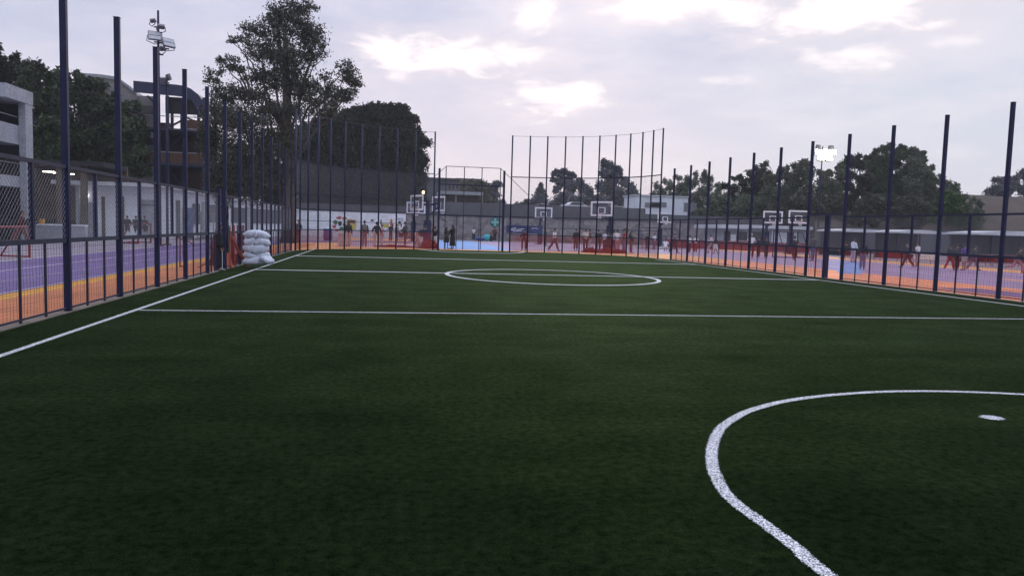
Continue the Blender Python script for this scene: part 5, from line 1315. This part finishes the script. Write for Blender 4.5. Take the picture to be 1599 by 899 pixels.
for i, (px, lb) in enumerate(((360, 'left one of two thin pink poles before the red netting'), (367, 'right one of two thin pink poles before the red netting'))):
    f = pt(px, 390, 26.95+.25*i); X = XL+.09
    yy = X/ray(px, 390).x*ray(px, 390).y
    t = empty('pole', (X, yy, 0), lb, 'pole', 'thin pink poles'); MB().tube([(X, yy, .028), (X-.02, yy+.01, 1.45)], .022, 8).build('shaft', M['plank'], t)
    MB().tube([(X, yy, .0285), (X, yy, .06)], .035, 8).build('foot', M['tyre'], t)
t = empty('traffic_cone', (XL-.35, 26.1, 0), 'orange plastic cone standing in the left gateway', 'cone')
X = XL-.1; yy = X/ray(356, 405).x*ray(356, 405).y
MB().tube([(X,yy,.03),(X,yy,.62)], [.16,.04], 14).build('cone', M['orangepl'], t); MB().cbox((X,yy,.015), .4, .4, .03).build('base', M['orangepl'], t)
t = empty('hanging_sheet', (XL, LY[7]-.3, 0), 'black cloth hanging on the left gate post', 'cloth')
mb = MB(); N = 14
for i in range(N+1):
    u_ = i/N; z = 2.1-1.55*u_; w_ = .05+.30*math.sin(min(1, u_*1.25)*math.pi*.6)
    for k in range(5): v = k/4; mb.v.append(Vector((XL+.08+.02*math.sin(k*2+i*.7), LY[7]-.10+w_*v+.02*math.sin(i), z)))
for i in range(N):
    for k in range(4): mb.f.append([i*5+k, i*5+k+1, i*5+k+6, i*5+k+5]); mb.mi.append(0)
o = mb.build('cloth', M['black'], t, True); sm = o.modifiers.new('thick', 'SOLIDIFY'); sm.thickness = .012
# red goal tangle behind the left fence (x~285..330)
t = empty('red_trestle', foot(296, 420, 24.5), 'thin red trestle lying beyond the left fence near the gateway', 'trestle')
for (xa, ya, xb, yb) in ((281,371,281,420),(281,414,296,421),(281,421,312,421),(296,421,312,417),(312,417,331,404),(294,376,304,384)):
    MB().tube([gp(281,421)+Vector((0,0,.02)) if False else pt(xa, ya, 27.2), pt(xb, yb, 27.2)], .022, 6).build('bar', M['red'], t)

# table, bin, bags at the far end
t = empty('covered_table', foot(537, 380, 57), 'white covered table by the left backstop', 'table')
c = foot(537, 380, 57); MB().box((c.x-.42,c.y-.3,0),(c.x+.42,c.y+.3,.9)).build('cloth', mat('pale cloth', (.55,.46,.50), .85, .15, 4), t, bevel=.03); MB().box((c.x-.45,c.y-.33,.903),(c.x+.45,c.y+.33,.94)).build('top', M['white'], t)
t = empty('drum_bin', foot(512, 372, 74), 'blue drum bin before the mural wall', 'bin')
c = foot(512, 372, 74); MB().tube([c, c+Vector((0,0,.3)), c+Vector((0,0,.32)), c+Vector((0,0,1.05))], [.40,.41,.43,.42], 16).build('drum', mat('violet blue plastic', (.08,.08,.26), .5, .2, 3), t, True); MB().tube([c+Vector((0,0,1.053)), c+Vector((0,0,1.1))], .45, 16).build('rim', M['navy_dk'], t)
def bag(label, px, Y, w_, h_, m):
    c = foot(px, 373, Y); t = empty('bag', c, label, 'bag', 'bags along the stone wall')
    MB().ell(c+Vector((0,0,h_/2)), w_/2, w_*.35, h_/2, 12, 9).build('bag_body', m, t, True)
    MB().tube([c+Vector((-.12,0,h_-.05)), c+Vector((0,0,h_+.12)), c+Vector((.12,0,h_-.05))], .018, 6).build('handle', M['black'], t)
bag('turquoise bag on the ground at the stone wall', 760, 92, .95, .85, M['cyan'])
bag('dark blue bag left of the turquoise one', 750, 92, 1.4, .6, M['bluedoor'])
bag('black bag right of the turquoise one', 766.5, 92, .7, .75, M['black'])

# evening haze: one closed body of pale air round the whole ground
hm = bpy.data.materials.new('evening haze'); hm.use_nodes = True
hn = hm.node_tree.nodes; hn.remove(hn['Principled BSDF'])
pv = hn.new('ShaderNodeVolumePrincipled'); pv.inputs['Density'].default_value = .00045; pv.inputs['Color'].default_value = (.93, .94, .97, 1); pv.inputs['Anisotropy'].default_value = .1
hm.node_tree.links.new(pv.outputs[0], hn['Material Output'].inputs['Volume'])
o = MB().box((-950, -70, -1.5), (1450, 1560, 34)).build('haze', hm); o['kind'] = 'stuff'

# ------------------------------------------------------------------ light, world, camera
SUN_AZ, SUN_EL = 16.0, 24.0      # ahead of the camera, behind thin cloud
sun = bpy.data.lights.new('sun', 'SUN'); sun.energy = .5; sun.angle = R(14); sun.color = (1, .9, .84)
so = bpy.data.objects.new('sun', sun); COL.objects.link(so)
sd_ = Vector((math.sin(R(SUN_AZ))*math.cos(R(SUN_EL)), math.cos(R(SUN_AZ))*math.cos(R(SUN_EL)), math.sin(R(SUN_EL))))
so.rotation_euler = sd_.to_track_quat('Z', 'Y').to_euler(); so.location = (0, 0, 40)

W = bpy.data.worlds.new('World'); S.world = W; W.use_nodes = True
wn = W.node_tree.nodes; wl = W.node_tree.links
bg = wn['Background']
def wv(x):
    if isinstance(x, (int, float)):
        q = wn.new('ShaderNodeValue'); q.outputs[0].default_value = x; return q.outputs[0]
    return x
def mth(op, a, b=0.0, c=None):
    q = wn.new('ShaderNodeMath'); q.operation = op
    for i, v in enumerate((a, b) if c is None else (a, b, c)):
        if isinstance(v, (int, float)): q.inputs[i].default_value = v
        else: wl.new(v, q.inputs[i])
    return q.outputs[0]
def sstep(x, a, b):
    q = wn.new('ShaderNodeMapRange'); q.interpolation_type = 'SMOOTHSTEP'; wl.new(x, q.inputs[0]); q.inputs[1].default_value = a; q.inputs[2].default_value = b; return q.outputs[0]
def cmix(f, a, b):
    q = wn.new('ShaderNodeMix'); q.data_type = 'RGBA'
    if isinstance(f, (int, float)): q.inputs[0].default_value = f
    else: wl.new(f, q.inputs[0])
    for i, v in ((6, a), (7, b)):
        if isinstance(v, tuple): q.inputs[i].default_value = (*v, 1)
        else: wl.new(v, q.inputs[i])
    return q.outputs[2]
tc = wn.new('ShaderNodeTexCoord'); sp = wn.new('ShaderNodeSeparateXYZ'); wl.new(tc.outputs['Generated'], sp.inputs[0])
dx, dy, dz = sp.outputs
AZ = mth('MULTIPLY', mth('ARCTAN2', dx, dy), 180/math.pi); EL = mth('MULTIPLY', mth('ARCSINE', dz), 180/math.pi)
den = mth('ADD', mth('MAXIMUM', dz, 0.0), .16)
cb = wn.new('ShaderNodeCombineXYZ'); wl.new(mth('DIVIDE', dx, den), cb.inputs[0]); wl.new(mth('DIVIDE', dy, den), cb.inputs[1])
def wnoise(scale, det, rough=.55, off=0, dist=0.0):
    mp = wn.new('ShaderNodeMapping'); mp.inputs['Location'].default_value = (off, off*1.7, 0); wl.new(cb.outputs[0], mp.inputs[0])
    z = wn.new('ShaderNodeTexNoise'); z.inputs['Scale'].default_value = scale; z.inputs['Detail'].default_value = det; z.inputs['Roughness'].default_value = rough; z.inputs['Distortion'].default_value = dist
    wl.new(mp.outputs[0], z.inputs['Vector']); return z.outputs[0]
n1 = wnoise(.9, 6, .55, 3.1, .2); n2 = wnoise(2.6, 6, .6, 7.7, .3)
# cloud deck: lilac near the horizon, blue grey higher up
colr = cmix(sstep(EL, 1, 24), (.77, .69, .785), (.605, .635, .80))
colr = cmix(mth('MULTIPLY', sstep(AZ, -6, -26), .7), colr, (.53, .56, .72))
colr = cmix(mth('MULTIPLY', sstep(AZ, 14, 38), .75), colr, (.63, .67, .765))
dens = mth('ADD', mth('MULTIPLY', n1, .65), mth('MULTIPLY', n2, .35))
colr = cmix(mth('MULTIPLY', sstep(dens, .44, .64), mth('ADD', mth('MULTIPLY', sstep(EL, 4, 16), .72), .15)), colr, (.455, .495, .675))
colr = cmix(mth('MULTIPLY', sstep(dens, .50, .36), .38), colr, (.86, .80, .88))
# bright gaps in the cloud, (azimuth, elevation, half widths) taken from the sky itself
def azel(x, y):
    d = ray(x, y).normalized(); return math.degrees(math.atan2(d.x, d.y)), math.degrees(math.asin(d.z))
gap = None
nd = mth('MULTIPLY', mth('SUBTRACT', wnoise(5.2, 8, .6, 1.3, .6), .5), 3.4)
nd2 = mth('MULTIPLY', mth('SUBTRACT', wnoise(9.0, 5, .6, 5.3), .5), 1.0)
for (x, y, rx, ry, k) in ((715,88,100,22,1.0),(612,92,45,24,.9),(620,118,26,14,.6),(870,152,75,24,.75),(905,140,40,16,.8),(838,22,34,32,.75),(1060,2,95,22,1.0),(1150,20,40,20,.8),(1335,12,110,30,1.1),(1345,84,62,16,.7),(1300,34,40,18,.8),(1130,125,40,8,.3),(270,240,80,60,.35),(1480,66,40,8,.35)):
    a0, e0_ = azel(x, y); ra, re_ = rx/1187*57.3, ry/1187*57.3
    du = mth('MULTIPLY', mth('SUBTRACT', AZ, a0), 1/ra); dv_ = mth('MULTIPLY', mth('SUBTRACT', EL, e0_), 1/re_)
    r2 = mth('ADD', mth('MULTIPLY', du, du), mth('MULTIPLY', dv_, dv_)); r_ = mth('ADD', mth('SQRT', r2), mth('ADD', nd, nd2))
    mk = mth('MULTIPLY', sstep(r_, 1.35, .15), k)
    hk = mth('MULTIPLY', sstep(r_, 3.0, .5), k)
    halo = hk if gap is None else mth('MAXIMUM', halo, hk)
    gap = mk if gap is None else mth('MAXIMUM', gap, mk)
colr = cmix(mth('MULTIPLY', mth('MINIMUM', halo, 1.0), .55), colr, (.86, .765, .82))
colr = cmix(mth('MINIMUM', gap, 1.0), colr, (1.18, 1.06, 1.06))
sk = wn.new('ShaderNodeTexSky'); sk.sky_type = 'NISHITA'; sk.sun_disc = False; sk.sun_elevation = R(SUN_EL); sk.sun_rotation = R(SUN_AZ)
vm = wn.new('ShaderNodeVectorMath'); vm.operation = 'SCALE'; wl.new(colr, vm.inputs[0]); wl.new(mth('ADD', 10.0, mth('MULTIPLY', sstep(EL, 22, 62), 11.0)), vm.inputs['Scale'])     # overcast skies are brightest overhead
fin = cmix(.94, sk.outputs[0], vm.outputs[0])     # thin veil of clear sky through an almost closed cloud deck
wl.new(fin, bg.inputs[0]); bg.inputs[1].default_value = .1

cam = bpy.data.cameras.new('camera'); co = bpy.data.objects.new('camera', cam); COL.objects.link(co)
cam.sensor_fit = 'HORIZONTAL'; cam.sensor_width = 36; cam.lens = 36*F/1599; cam.clip_end = 4000; cam.clip_start = .05
co.matrix_world = Matrix(((RT.x, UP.x, -FW.x, CAM.x), (RT.y, UP.y, -FW.y, CAM.y), (RT.z, UP.z, -FW.z, CAM.z), (0,0,0,1)))
S.camera = co
S.view_settings.view_transform = 'Standard'; S.view_settings.look = 'None'; S.view_settings.exposure = .12; S.view_settings.gamma = 1
S.cycles.transparent_max_bounces = 24
S.cycles.max_bounces = 6
S.cycles.sample_clamp_indirect = 2.0
S.cycles.volume_bounces = 0
S.cycles.use_denoising = True
